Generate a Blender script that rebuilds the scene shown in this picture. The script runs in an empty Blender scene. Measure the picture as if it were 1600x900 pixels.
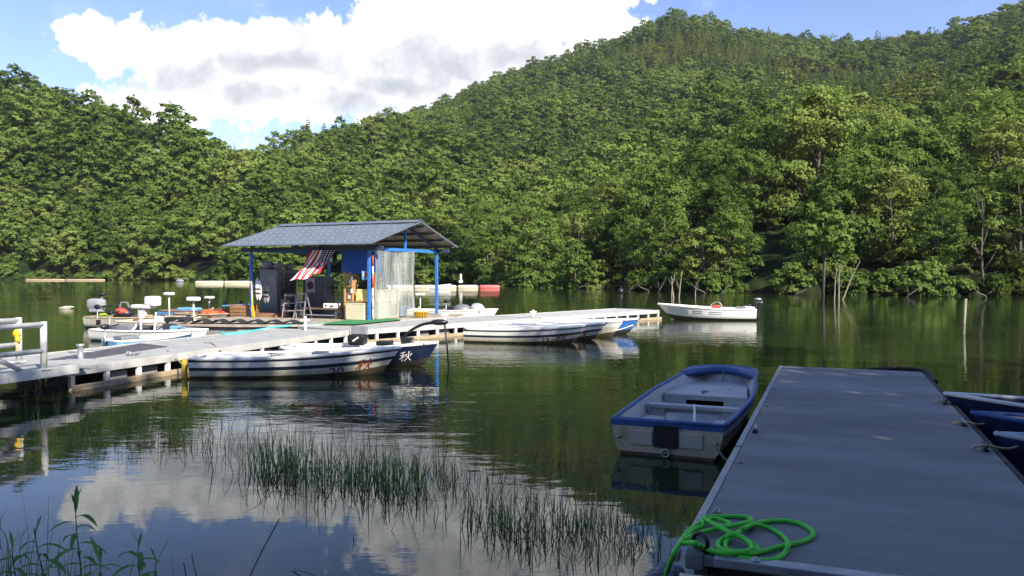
import bpy, bmesh, math, random
import numpy as np
from mathutils import Vector, Matrix
PI = math.pi
R = math.radians
scene = bpy.context.scene
col = scene.collection
CAM_Z = 2.05
FPX = 1250.0                     # focal length in pixels of the 1600 px wide photograph
PITCH = math.atan(25.0 / FPX)    # the camera looks down by this much

def at(px, py, z):
    """point at height z that lies on the line of sight through a photo pixel"""
    dx, dz = (px - 800.0) / FPX, (450.0 - py) / FPX
    c, s = math.cos(PITCH), math.sin(PITCH)
    d = Vector((dx, c + dz * s, -s + dz * c))
    k = (z - CAM_Z) / d.z
    return Vector((d.x * k, d.y * k, z))

def at_y(px, py, Y):
    dx, dz = (px - 800.0) / FPX, (450.0 - py) / FPX
    c, s = math.cos(PITCH), math.sin(PITCH)
    d = Vector((dx, c + dz * s, -s + dz * c))
    k = Y / d.y
    return Vector((d.x * k, Y, CAM_Z + d.z * k))

# ------------------------------------------------------------------ materials
MATS = {}
def nn(nt, kind, **kw):
    n = nt.nodes.new(kind)
    for k, v in kw.items():
        setattr(n, k, v)
    return n

def M(name, c, rough=.55, metal=0., var=.14, scale=6., bump=0., spec=.5, dirt=0., dirtc=(.05, .045, .035), coord='Object', stretch=(1, 1, 1)):
    """procedural paint / metal / wood with blotchy variation, dirt and a little bump"""
    if name in MATS:
        return MATS[name]
    m = bpy.data.materials.new(name)
    m.use_nodes = True
    nt = m.node_tree
    b = nt.nodes['Principled BSDF']
    b.inputs['Roughness'].default_value = rough
    b.inputs['Metallic'].default_value = metal
    b.inputs['Specular IOR Level'].default_value = spec
    tc = nn(nt, 'ShaderNodeTexCoord')
    mp = nn(nt, 'ShaderNodeMapping')
    mp.inputs['Scale'].default_value = stretch
    nt.links.new(tc.outputs[coord], mp.inputs['Vector'])
    nz = nn(nt, 'ShaderNodeTexNoise')
    nz.inputs['Scale'].default_value = scale
    nz.inputs['Detail'].default_value = 7
    nz.inputs['Roughness'].default_value = .62
    nt.links.new(mp.outputs[0], nz.inputs['Vector'])
    rp = nn(nt, 'ShaderNodeValToRGB')
    lo = [max(0, x * (1 - var * 1.6)) for x in c]
    hi = [min(1, x * (1 + var)) for x in c]
    rp.color_ramp.elements[0].position = .28
    rp.color_ramp.elements[0].color = (*lo, 1)
    rp.color_ramp.elements[1].position = .72
    rp.color_ramp.elements[1].color = (*hi, 1)
    nt.links.new(nz.outputs['Fac'], rp.inputs['Fac'])
    out = rp.outputs['Color']
    if dirt > 0:
        n2 = nn(nt, 'ShaderNodeTexNoise')
        n2.inputs['Scale'].default_value = scale * .55
        n2.inputs['Detail'].default_value = 9
        n2.inputs['Roughness'].default_value = .7
        nt.links.new(mp.outputs[0], n2.inputs['Vector'])
        r2 = nn(nt, 'ShaderNodeValToRGB')
        r2.color_ramp.elements[0].position = .48
        r2.color_ramp.elements[0].color = (0, 0, 0, 1)
        r2.color_ramp.elements[1].position = .75
        r2.color_ramp.elements[1].color = (dirt, dirt, dirt, 1)
        nt.links.new(n2.outputs['Fac'], r2.inputs['Fac'])
        mx = nn(nt, 'ShaderNodeMix', data_type='RGBA')
        nt.links.new(r2.outputs['Color'], mx.inputs[0])
        nt.links.new(out, mx.inputs[6])
        mx.inputs[7].default_value = (*dirtc, 1)
        out = mx.outputs[2]
    nt.links.new(out, b.inputs['Base Color'])
    if bump > 0:
        bp = nn(nt, 'ShaderNodeBump')
        bp.inputs['Strength'].default_value = bump
        bp.inputs['Distance'].default_value = .01
        n3 = nn(nt, 'ShaderNodeTexNoise')
        n3.inputs['Scale'].default_value = scale * 6
        n3.inputs['Detail'].default_value = 5
        nt.links.new(mp.outputs[0], n3.inputs['Vector'])
        nt.links.new(n3.outputs['Fac'], bp.inputs['Height'])
        nt.links.new(bp.outputs[0], b.inputs['Normal'])
    MATS[name] = m
    return m

# ------------------------------------------------------------------ objects
def tag(o, label=None, cat=None, group=None, kind=None):
    if label: o['label'] = label
    if cat: o['category'] = cat
    if group: o['group'] = group
    if kind: o['kind'] = kind
    return o

def empty(name, loc=(0, 0, 0), rz=0., label=None, cat=None, group=None):
    o = bpy.data.objects.new(name, None)
    o.empty_display_size = .2
    o.location = loc
    o.rotation_euler = (0, 0, rz)
    col.objects.link(o)
    return tag(o, label, cat, group)

class MB:
    """collects shapes and links them as ONE mesh object"""
    def __init__(s):
        s.v, s.f, s.m, s.sm = [], [], [], []
        s.X = Matrix.Identity(4)
    def add(s, vs, fs, mi=0, smooth=False):
        n = len(s.v)
        s.v += [tuple(s.X @ Vector(p)) for p in vs]
        for f in fs:
            s.f.append(tuple(i + n for i in f)); s.m.append(mi); s.sm.append(smooth)
        return s
    def box(s, c, d, mi=0, rz=0., rx=0., ry=0., bev=0.):
        x, y, z = d[0] / 2, d[1] / 2, d[2] / 2
        rot = Matrix.Rotation(rz, 4, 'Z') @ Matrix.Rotation(ry, 4, 'Y') @ Matrix.Rotation(rx, 4, 'X')
        if bev > 0:
            bev = min(bev, x * .9, y * .9, z * .9)
            bm = bmesh.new()
            bmesh.ops.create_cube(bm, size=1)
            for q in bm.verts: q.co = Vector((q.co.x * 2 * x, q.co.y * 2 * y, q.co.z * 2 * z))
            bmesh.ops.bevel(bm, geom=bm.edges[:], offset=bev, segments=2, affect='EDGES', profile=.6)
            bm.verts.index_update()
            vs = [tuple(rot @ q.co + Vector(c)) for q in bm.verts]
            fs = [[q.index for q in f.verts] for f in bm.faces]
            bm.free()
            return s.add(vs, fs, mi)
        vs = [(-x, -y, -z), (x, -y, -z), (x, y, -z), (-x, y, -z), (-x, -y, z), (x, -y, z), (x, y, z), (-x, y, z)]
        vs = [tuple(rot @ Vector(p) + Vector(c)) for p in vs]
        return s.add(vs, [(3, 2, 1, 0), (4, 5, 6, 7), (0, 1, 5, 4), (1, 2, 6, 5), (2, 3, 7, 6), (3, 0, 4, 7)], mi)
    def bar(s, a, b, w, h=None, mi=0):
        a, b = Vector(a), Vector(b); h = h or w
        d = (b - a).normalized()
        up = Vector((0, 0, 1)) if abs(d.z) < .95 else Vector((1, 0, 0))
        r = d.cross(up).normalized(); u = r.cross(d)
        vs = [tuple(p + r * sx * w / 2 + u * sy * h / 2) for p in (a, b) for sx, sy in ((-1, -1), (1, -1), (1, 1), (-1, 1))]
        return s.add(vs, [(0, 1, 2, 3), (7, 6, 5, 4), (0, 4, 5, 1), (1, 5, 6, 2), (2, 6, 7, 3), (3, 7, 4, 0)], mi)
    def tube(s, pts, r, n=8, mi=0, cap=True, closed=False):
        pts = [Vector(p) for p in pts]
        m = len(pts)
        rs = r if isinstance(r, (list, tuple)) else [r] * m
        vs, fs = [], []
        prev = None
        for i, p in enumerate(pts):
            if closed:
                d = pts[(i + 1) % m] - pts[i - 1]
            else:
                d = pts[min(i + 1, m - 1)] - pts[max(i - 1, 0)]
            d.normalize()
            if prev is None:
                ref = Vector((0, 0, 1)) if abs(d.z) < .9 else Vector((1, 0, 0))
                a = d.cross(ref).normalized()
            else:
                a = (prev - d * prev.dot(d)).normalized()
            prev = a
            b = d.cross(a)
            for k in range(n):
                t = 2 * PI * k / n
                vs.append(tuple(p + (a * math.cos(t) + b * math.sin(t)) * rs[i]))
        for i in range(m if closed else m - 1):
            j = (i + 1) % m
            for k in range(n):
                k2 = (k + 1) % n
                fs.append((i * n + k, i * n + k2, j * n + k2, j * n + k))
        if cap and not closed:
            fs.append(tuple(range(n - 1, -1, -1)))
            fs.append(tuple((m - 1) * n + k for k in range(n)))
        return s.add(vs, fs, mi, True)
    def lathe(s, c, prof, n=16, mi=0, axis='Z'):
        vs, fs = [], []
        for (r, h) in prof:
            for k in range(n):
                t = 2 * PI * k / n
                p = (r * math.cos(t), r * math.sin(t), h)
                if axis == 'X': p = (h, p[0], p[1])
                if axis == 'Y': p = (p[0], h, p[1])
                vs.append(tuple(Vector(p) + Vector(c)))
        for i in range(len(prof) - 1):
            for k in range(n):
                k2 = (k + 1) % n
                fs.append((i * n + k, i * n + k2, (i + 1) * n + k2, (i + 1) * n + k))
        fs.append(tuple(range(n - 1, -1, -1)))
        fs.append(tuple((len(prof) - 1) * n + k for k in range(n)))
        return s.add(vs, fs, mi, True)
    def ball(s, c, rad, n=12, mi=0, jit=0., seed=0):
        rnd = random.Random(seed)
        rx, ry, rz = rad if isinstance(rad, (tuple, list)) else (rad,) * 3
        vs, fs = [], []
        m = n // 2
        for i in range(m + 1):
            a = PI * i / m
            for k in range(n):
                t = 2 * PI * k / n
                q = 1 + jit * rnd.uniform(-1, 1)
                vs.append((c[0] + rx * q * math.sin(a) * math.cos(t), c[1] + ry * q * math.sin(a) * math.sin(t), c[2] + rz * q * math.cos(a)))
        for i in range(m):
            for k in range(n):
                k2 = (k + 1) % n
                fs.append((i * n + k, (i + 1) * n + k, (i + 1) * n + k2, i * n + k2))
        return s.add(vs, fs, mi, True)
    def grid(s, fn, nu, nv, mi=0, smooth=True, thick=0.):
        vs = [tuple(fn(i / nu, j / nv)) for i in range(nu + 1) for j in range(nv + 1)]
        w = nv + 1
        fs = [(i * w + j, (i + 1) * w + j, (i + 1) * w + j + 1, i * w + j + 1) for i in range(nu) for j in range(nv)]
        return s.add(vs, fs, mi, smooth)
    def prism(s, poly, z0, z1, mi=0):
        n = len(poly)
        vs = [(p[0], p[1], z0) for p in poly] + [(p[0], p[1], z1) for p in poly]
        fs = [tuple(range(n - 1, -1, -1)), tuple(range(n, 2 * n))] + [(i, (i + 1) % n, n + (i + 1) % n, n + i) for i in range(n)]
        return s.add(vs, fs, mi)
    def build(s, name, mats, parent=None, fix=True, solid=0., uvs=None):
        me = bpy.data.meshes.new(name)
        me.from_pydata(s.v, [], s.f)
        if not isinstance(mats, (list, tuple)): mats = [mats]
        for q in mats: me.materials.append(q)
        me.polygons.foreach_set('material_index', s.m)
        me.polygons.foreach_set('use_smooth', s.sm)
        if fix:
            bm = bmesh.new(); bm.from_mesh(me)
            bmesh.ops.recalc_face_normals(bm, faces=bm.faces[:])
            bm.to_mesh(me); bm.free()
        me.update()
        o = bpy.data.objects.new(name, me)
        col.objects.link(o)
        if parent is not None: o.parent = parent
        if solid:
            md = o.modifiers.new('thickness', 'SOLIDIFY'); md.thickness = solid; md.offset = 0
        return o

def spline(pts, n=8):
    """Catmull-Rom through pts"""
    P = [Vector(p) for p in pts]
    P = [P[0] * 2 - P[1]] + P + [P[-1] * 2 - P[-2]]
    out = []
    for i in range(1, len(P) - 2):
        for k in range(n):
            t = k / n
            a, b, c, d = P[i - 1], P[i], P[i + 1], P[i + 2]
            out.append(.5 * ((2 * b) + (c - a) * t + (2 * a - 5 * b + 4 * c - d) * t * t + (3 * b - a - 3 * c + d) * t ** 3))
    out.append(P[-2])
    return out
# ================================================================== the land
LAND = [
 # px    D0   D1   y1   D2   y2   D3   y3
 (-900, 250, 290, 150, 330,  80, 380,  40),
 (-500, 240, 280, 200, 320, 130, 370,  90),
 (0,    213, 238, 300, 265, 190, 300, 132),
 (80,   210, 236, 300, 262, 190, 300, 128),
 (160,  205, 232, 305, 256, 210, 285, 158),
 (230,  195, 223, 318, 246, 240, 272, 196),
 (300,  185, 213, 325, 236, 262, 264, 216),
 (390,  165, 196, 335, 226, 282, 262, 238),
 (450,  150, 182, 335, 236, 276, 330, 224),
 (520,  150, 176, 335, 262, 262, 560, 216),
 (580,  143, 170, 330, 282, 246, 600, 204),
 (650,  132, 158, 328, 300, 240, 640, 178),
 (750,  119, 144, 322, 320, 240, 680, 138),
 (850,  107, 134, 318, 330, 235, 700,  95),
 (950,   96, 124, 305, 330, 222, 700,  60),
 (1050,  83, 116, 275, 330, 195, 700,  22),
 (1120,  79, 112, 240, 330, 180, 690,  40),
 (1190,  76, 109, 212, 320, 175, 680,  56),
 (1300,  73, 106, 208, 310, 165, 660,  66),
 (1400,  70, 103, 222, 300, 160, 640,  64),
 (1470,  69, 102, 232, 300, 150, 600,  54),
 (1530,  68, 102, 222, 290, 130, 560,  28),
 (1600,  67, 102, 208, 280, 110, 540,   2),
 (1900,  62,  97, 195, 265,  75, 510, -90),
 (2600,  55,  90, 190, 250,  60, 480, -150),
]
LA = np.array(LAND, float)
TREE_H = 9.0
def vnoise(x, y, seed=0):
    xi, yi = np.floor(x).astype(int), np.floor(y).astype(int)
    xf, yf = x - xi, y - yi
    xf, yf = xf * xf * (3 - 2 * xf), yf * yf * (3 - 2 * yf)
    def h(a, b):
        n = (a * 374761393 + b * 668265263 + seed * 144665) & 0x7fffffff
        n = ((n ^ (n >> 13)) * 1274126177) & 0x7fffffff
        return ((n ^ (n >> 16)) & 0xffff) / 65535.0
    a, b, c, d = h(xi, yi), h(xi + 1, yi), h(xi, yi + 1), h(xi + 1, yi + 1)
    return (a * (1 - xf) + b * xf) * (1 - yf) + (c * (1 - xf) + d * xf) * yf

def land_cols(px):
    return [np.interp(px, LA[:, 0], LA[:, k]) for k in range(1, 8)]

def ground(X, Y):
    """height of the land beyond the lake at world X, Y (arrays)"""
    X, Y = np.asarray(X, float), np.asarray(Y, float)
    px = 800 + FPX * X / np.maximum(Y, 1)
    D0, D1, y1, D2, y2, D3, y3 = land_cols(px)
    D0 = D0 + 5 * (vnoise(px / 45., px * 0, 5) - .5) + 2.4 * (vnoise(px / 14., px * 0, 6) - .5)
    z1 = np.maximum((425 - y1) * D1 / FPX + 2 - TREE_H, 3)
    z2 = np.maximum((425 - y2) * D2 / FPX + 2 - TREE_H, z1)
    z3 = np.maximum((425 - y3) * D3 / FPX + 2 - TREE_H + 1.5, z1)
    z = np.where(Y < D0, np.maximum(-.25 * (D0 - Y), -3) - .3, 0)
    t = np.clip((Y - D0) / (D1 - D0), 0, 1)
    za = -.3 + .9 * np.clip((Y - D0) / 2.5, 0, 1) + (z1 - .6) * t ** .95
    z = np.where(Y >= D0, za, z)
    t = np.clip((Y - D1) / (D2 - D1), 0, 1)
    z = np.where(Y >= D1, z1 + (z2 - z1) * (t * .45 + .55 * t * t * (3 - 2 * t)), z)
    t = np.clip((Y - D2) / (D3 - D2), 0, 1)
    z = np.where(Y >= D2, z2 + (z3 - z2) * (t * .8 + .2 * t * t), z)
    z = np.where(Y > D3, z3 - .3 * (Y - D3), z)
    amp = np.clip((Y - D1) / 120, 0, 1) * np.clip((D3 - Y) / 60, 0, 1)
    z = z + amp * (22 * (vnoise(X / 70., Y / 90., 1) - .5) + 10 * (vnoise(X / 28., Y / 30., 2) - .5))
    return z

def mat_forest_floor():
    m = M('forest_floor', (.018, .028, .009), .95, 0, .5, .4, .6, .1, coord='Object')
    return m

def build_land():
    cols_ = np.concatenate([np.linspace(-900, 0, 25)[:-1], np.linspace(0, 1600, 161)[:-1], np.linspace(1600, 2600, 26)])
    u = np.linspace(0, 1, 110)
    dist = np.exp(np.log(50) + (np.log(900) - np.log(50)) * u)
    px, D = np.meshgrid(cols_, dist, indexing='ij')
    X = (px - 800) / FPX * D
    Z = np.maximum(ground(X, D), -60)
    mb = MB()
    n, k = px.shape
    mb.v = [tuple(p) for p in np.stack([X, D, Z], -1).reshape(-1, 3).tolist()]
    mb.f = [(i * k + j, (i + 1) * k + j, (i + 1) * k + j + 1, i * k + j + 1) for i in range(n - 1) for j in range(k - 1)]
    mb.m = [0] * len(mb.f); mb.sm = [True] * len(mb.f)
    o = mb.build('hills', mat_forest_floor(), fix=False)
    return tag(o, kind='structure')
hills = build_land()

# ------------------------------------------------------------------ water
def build_water():
    m = bpy.data.materials.new('lake_water'); m.use_nodes = True
    nt = m.node_tree; b = nt.nodes['Principled BSDF']
    b.inputs['Base Color'].default_value = (.017, .028, .010, 1)
    b.inputs['Roughness'].default_value = .015
    b.inputs['IOR'].default_value = 1.333
    b.inputs['Specular IOR Level'].default_value = .5
    tc = nn(nt, 'ShaderNodeTexCoord')
    def noise(sx, sy, rot, detail, dist=.0):
        mp = nn(nt, 'ShaderNodeMapping')
        mp.inputs['Scale'].default_value = (sx, sy, 1)
        mp.inputs['Rotation'].default_value = (0, 0, rot)
        nt.links.new(tc.outputs['Object'], mp.inputs['Vector'])
        z = nn(nt, 'ShaderNodeTexNoise')
        z.inputs['Scale'].default_value = 1
        z.inputs['Detail'].default_value = detail
        z.inputs['Distortion'].default_value = dist
        nt.links.new(mp.outputs[0], z.inputs['Vector'])
        return z.outputs['Fac']
    def mth(op, a, b_=None, c=None):
        n = nn(nt, 'ShaderNodeMath', operation=op)
        for i, q in enumerate((a, b_, c)):
            if q is None: continue
            if isinstance(q, (int, float)): n.inputs[i].default_value = q
            else: nt.links.new(q, n.inputs[i])
        return n.outputs[0]
    small = noise(3.2, 6.5, .15, 3, .3)
    mid = noise(1.0, 2.6, -.12, 3, .4)
    # calm and breezy patches; the water close to the bank lies still
    patch = noise(.05, .16, .2, 3, .3)
    pr = nn(nt, 'ShaderNodeMapRange'); pr.interpolation_type = 'SMOOTHSTEP'
    pr.inputs[1].default_value = .40; pr.inputs[2].default_value = .62
    pr.inputs[3].default_value = .35; pr.inputs[4].default_value = 1.0
    nt.links.new(patch, pr.inputs[0])
    sep = nn(nt, 'ShaderNodeSeparateXYZ'); nt.links.new(tc.outputs['Object'], sep.inputs[0])
    sr = nn(nt, 'ShaderNodeMapRange'); sr.interpolation_type = 'SMOOTHSTEP'
    sr.inputs[1].default_value = 6.5; sr.inputs[2].default_value = 13.
    sr.inputs[3].default_value = .20; sr.inputs[4].default_value = 1.0
    nt.links.new(sep.outputs['Y'], sr.inputs[0])
    amp = mth('MULTIPLY', pr.outputs[0], sr.outputs[0])
    h = mth('ADD', mth('MULTIPLY', small, .008), mth('MULTIPLY', mid, .018))
    h = mth('MULTIPLY', h, amp)
    bp = nn(nt, 'ShaderNodeBump')
    bp.inputs['Strength'].default_value = 1.0
    bp.inputs['Distance'].default_value = .62
    nt.links.new(h, bp.inputs['Height'])
    nt.links.new(bp.outputs[0], b.inputs['Normal'])
    mb = MB()
    mb.add([(-900, -60, 0), (900, -60, 0), (900, 420, 0), (-900, 420, 0)], [(0, 1, 2, 3)])
    return tag(mb.build('lake_water', m, fix=False), kind='structure')
build_water()

# ------------------------------------------------------------------ foliage
def mat_leaf(name, dark, mid, light, trans=.34):
    m = bpy.data.materials.new(name); m.use_nodes = True
    nt = m.node_tree; nt.nodes.clear()
    out = nn(nt, 'ShaderNodeOutputMaterial')
    oi = nn(nt, 'ShaderNodeObjectInfo')
    geo = nn(nt, 'ShaderNodeNewGeometry')
    big = nn(nt, 'ShaderNodeTexNoise'); big.inputs['Scale'].default_value = .022; big.inputs['Detail'].default_value = 3
    nt.links.new(geo.outputs['Position'], big.inputs['Vector'])
    sm = nn(nt, 'ShaderNodeTexNoise'); sm.inputs['Scale'].default_value = .5; sm.inputs['Detail'].default_value = 3
    nt.links.new(geo.outputs['Position'], sm.inputs['Vector'])
    a = nn(nt, 'ShaderNodeMath', operation='MULTIPLY_ADD'); a.inputs[1].default_value = .70
    nt.links.new(oi.outputs['Random'], a.inputs[0])
    b = nn(nt, 'ShaderNodeMath', operation='MULTIPLY_ADD'); b.inputs[1].default_value = 1.5; b.inputs[2].default_value = -.70
    nt.links.new(big.outputs['Fac'], b.inputs[0]); nt.links.new(b.outputs[0], a.inputs[2])
    c = nn(nt, 'ShaderNodeMath', operation='MULTIPLY_ADD'); c.inputs[1].default_value = .5
    nt.links.new(sm.outputs['Fac'], c.inputs[0]); nt.links.new(a.outputs[0], c.inputs[2])
    rp = nn(nt, 'ShaderNodeValToRGB')
    e = rp.color_ramp.elements
    e[0].position = .2; e[0].color = (*dark, 1); e[1].position = .95; e[1].color = (*light, 1)
    k = rp.color_ramp.elements.new(.58); k.color = (*mid, 1)
    nt.links.new(c.outputs[0], rp.inputs['Fac'])
    df = nn(nt, 'ShaderNodeBsdfDiffuse'); tr = nn(nt, 'ShaderNodeBsdfTranslucent')
    nt.links.new(rp.outputs[0], df.inputs[0]); nt.links.new(rp.outputs[0], tr.inputs[0])
    mx = nn(nt, 'ShaderNodeMixShader'); mx.inputs[0].default_value = trans
    nt.links.new(df.outputs[0], mx.inputs[1]); nt.links.new(tr.outputs[0], mx.inputs[2])
    nt.links.new(mx.outputs[0], out.inputs[0])
    return m
LEAF_B = mat_leaf('broadleaf_foliage', (.066, .100, .024), (.120, .188, .040), (.188, .250, .060))
LEAF_C = mat_leaf('cedar_foliage', (.075, .122, .032), (.140, .200, .044), (.195, .25, .056))
BARK = M('bark', (.11, .095, .075), .9, 0, .4, 5, .5, .2)
PALE_BARK = M('pale_dead_bark', (.25, .22, .16), .85, 0, .3, 5, .4, .2)

def leaf_mesh(name, P, N, S, mat, rng, aspect=.62):
    """one rhombic leaf spray per point P with normal N and size S"""
    n = len(P)
    N = N / np.linalg.norm(N, axis=1, keepdims=True)
    r = rng.normal(size=(n, 3))
    A = np.cross(N, r); A /= np.linalg.norm(A, axis=1, keepdims=True)
    B = np.cross(N, A)
    s = S[:, None]
    fold = N * s * .18
    v = np.stack([P - A * s, P - B * s * aspect + fold, P + A * s, P + B * s * aspect + fold], 1).reshape(-1, 3)
    me = bpy.data.meshes.new(name)
    me.vertices.add(4 * n); me.vertices.foreach_set('co', v.ravel())
    me.loops.add(4 * n); me.loops.foreach_set('vertex_index', np.arange(4 * n))
    me.polygons.add(n); me.polygons.foreach_set('loop_start', np.arange(n) * 4)
    me.polygons.foreach_set('loop_total', np.full(n, 4))
    me.materials.append(mat)
    me.update(calc_edges=True)
    return me

def broad_crown(name, seed, H, Rr, z0=.12, nl=15, leaves=20, lsize=.30, airy=False, mat=None, dens=1.0, soft=False):
    rng = np.random.default_rng(seed)
    P, N, S = [], [], []
    lob = []
    for i in range(nl):
        f = (i + .5) / nl
        h = z0 + (1 - z0) * f
        prof = (.70 + .30 * math.sin(PI * min(1, f * 1.25))) * math.sqrt(max(0, 1 - max(0, (f - .40) / .66) ** 2))
        a = i * 2.399 + rng.uniform(-.5, .5)
        rr = Rr * prof * rng.uniform(.50, .92)
        lr = Rr * rng.uniform(.24, .46) * (1 - .15 * f)
        lob.append((np.array([rr * math.cos(a), rr * math.sin(a), H * h - lr * .3]), lr))
    for c, lr in lob:
        nc = int((12 if airy else 26) * dens * (lr / (Rr * .36)) ** 2) + 4
        out = np.array([c[0], c[1], 0]) / (Rr + 1e-6)
        for k in range(nc):
            d = rng.normal(size=3); d /= np.linalg.norm(d)
            if d[2] < -.35: d[2] *= -.6
            cc = c + d * lr * rng.uniform(.60, 1.06) * np.array([1.08, 1.08, .86])
            nl_ = max(3, int(leaves * rng.uniform(.6, 1.3)))
            q = rng.normal(size=(nl_, 3)) * np.array([.5, .5, .34]) * (lr * .30)
            q[:, 2] -= .10 * (q[:, 0] ** 2 + q[:, 1] ** 2) / (lr * .5)
            P.append(cc + q)
            r_ = .24 if soft else .40
            N.append(d * .95 + out * .35 + np.array([0, 0, .35]) + rng.normal(size=(nl_, 3)) * r_)
            S.append(rng.uniform(.65, 1.25, nl_) * lsize)
    P, N, S = np.concatenate(P), np.concatenate(N), np.concatenate(S)
    return leaf_mesh(name, P, N, S, mat or LEAF_B, rng), lob

def cone_crown(name, seed, H, Rr, lsize=.26, mat=None, few=1.0):
    rng = np.random.default_rng(seed)
    P, N, S = [], [], []
    tiers = 15
    for i in range(tiers):
        f = i / (tiers - 1)
        z = H * (.08 + .92 * f)
        r = Rr * (1 - f) ** .75 + .12
        nb = max(3, int(9 * (1 - f) + 3))
        for k in range(nb):
            a = rng.uniform(0, 2 * PI)
            L = r * rng.uniform(.75, 1.15)
            n = max(4, int((10 + 14 * (1 - f)) * few))
            t = rng.uniform(.25, 1, n)
            q = np.stack([np.cos(a) * L * t, np.sin(a) * L * t, z - .35 * L * t + .22 * L * t * t], 1) + rng.normal(size=(n, 3)) * .16 * (1.2 - f)
            P.append(q); N.append(np.array([math.cos(a) * .5, math.sin(a) * .5, .75]) + rng.normal(size=(n, 3)) * .4)
            S.append(rng.uniform(.7, 1.2, n) * lsize)
    P, N, S = np.concatenate(P), np.concatenate(N), np.concatenate(S)
    return leaf_mesh(name, P, N, S, mat or LEAF_C, rng)

def trunk_mesh(name, seed, H, r0, lob=None, mat=None, top=.8):
    rnd = random.Random(seed)
    mb = MB()
    lean = (rnd.uniform(-.05, .05) * H, rnd.uniform(-.05, .05) * H)
    pts = [(lean[0] * t * t + .1 * math.sin(7 * t + seed), lean[1] * t * t, H * top * t - .4 * (1 - t)) for t in (0, .2, .4, .6, .8, 1)]
    mb.tube(pts, [r0 * (1 - .8 * t) for t in (0, .2, .4, .6, .8, 1)], 7)
    if lob:
        for c, lr in lob[::2]:
            t = min(.85, max(.15, (c[2] / H - .2)))
            b = Vector((lean[0] * t * t, lean[1] * t * t, H * top * t))
            e = Vector(c)
            mid = (b + e) / 2 + Vector((0, 0, -.2))
            mb.tube([b, mid, e], [r0 * .4, r0 * .28, r0 * .1], 5)
    o = mb.build(name, mat or BARK, None, fix=False)
    me = o.data; bpy.data.objects.remove(o)
    return me

# prototypes: (crown mesh, trunk mesh, height, is_conifer, is_airy); 0-6 broad, 7-8 airy, 9-11 conifer close by; 12-17 broad, 18-20 conifer far off
PROTO = []
for i in range(7):
    H = (11, 9.5, 12.5, 10, 8.5, 11.5, 10.5)[i]; Rr = (4.6, 4.4, 4.4, 5.0, 4.2, 5.2, 4.0)[i]
    me, lob = broad_crown('crown', 100 + i, H, Rr, z0=(.06, .1, .1, .05, .05, .12, .08)[i], nl=(19, 17, 22, 18, 15, 20, 18)[i], leaves=20, lsize=.175)
    PROTO.append((me, trunk_mesh('trunk', 50 + i, H, .26, lob), H, 0, 0))
for i in range(2):
    me, lob = broad_crown('crown', 300 + i, 12, 3.6, z0=.35, nl=13, leaves=14, lsize=.16, airy=True)
    PROTO.append((me, trunk_mesh('trunk', 70 + i, 12, .2, lob, top=.9), 12, 0, 1))
for i in range(3):
    H = (12, 13, 11)[i]
    PROTO.append((cone_crown('crown', 200 + i, H, (2.5, 2.3, 2.7)[i], lsize=.3), trunk_mesh('trunk', 80 + i, H, .2, top=.95), H, 1, 0))
for i in range(6):
    H = (10.5, 9.5, 11.5, 10, 8.5, 11)[i]; Rr = (4.4, 4.5, 4.2, 5.0, 4.2, 4.8)[i]
    me, lob = broad_crown('crown', 400 + i, H, Rr, z0=.2, nl=(14, 13, 16, 14, 12, 15)[i], leaves=9, lsize=.34, dens=.8, soft=True)
    PROTO.append((me, trunk_mesh('trunk', 90 + i, H, .26, lob), H, 0, 0))
for i in range(3):
    H = (11, 12, 10)[i]
    PROTO.append((cone_crown('crown', 500 + i, H, (3.2, 2.9, 3.5)[i], lsize=.36, few=.7), trunk_mesh('trunk', 95 + i, H, .2, top=.95), H, 1, 0))

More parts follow.
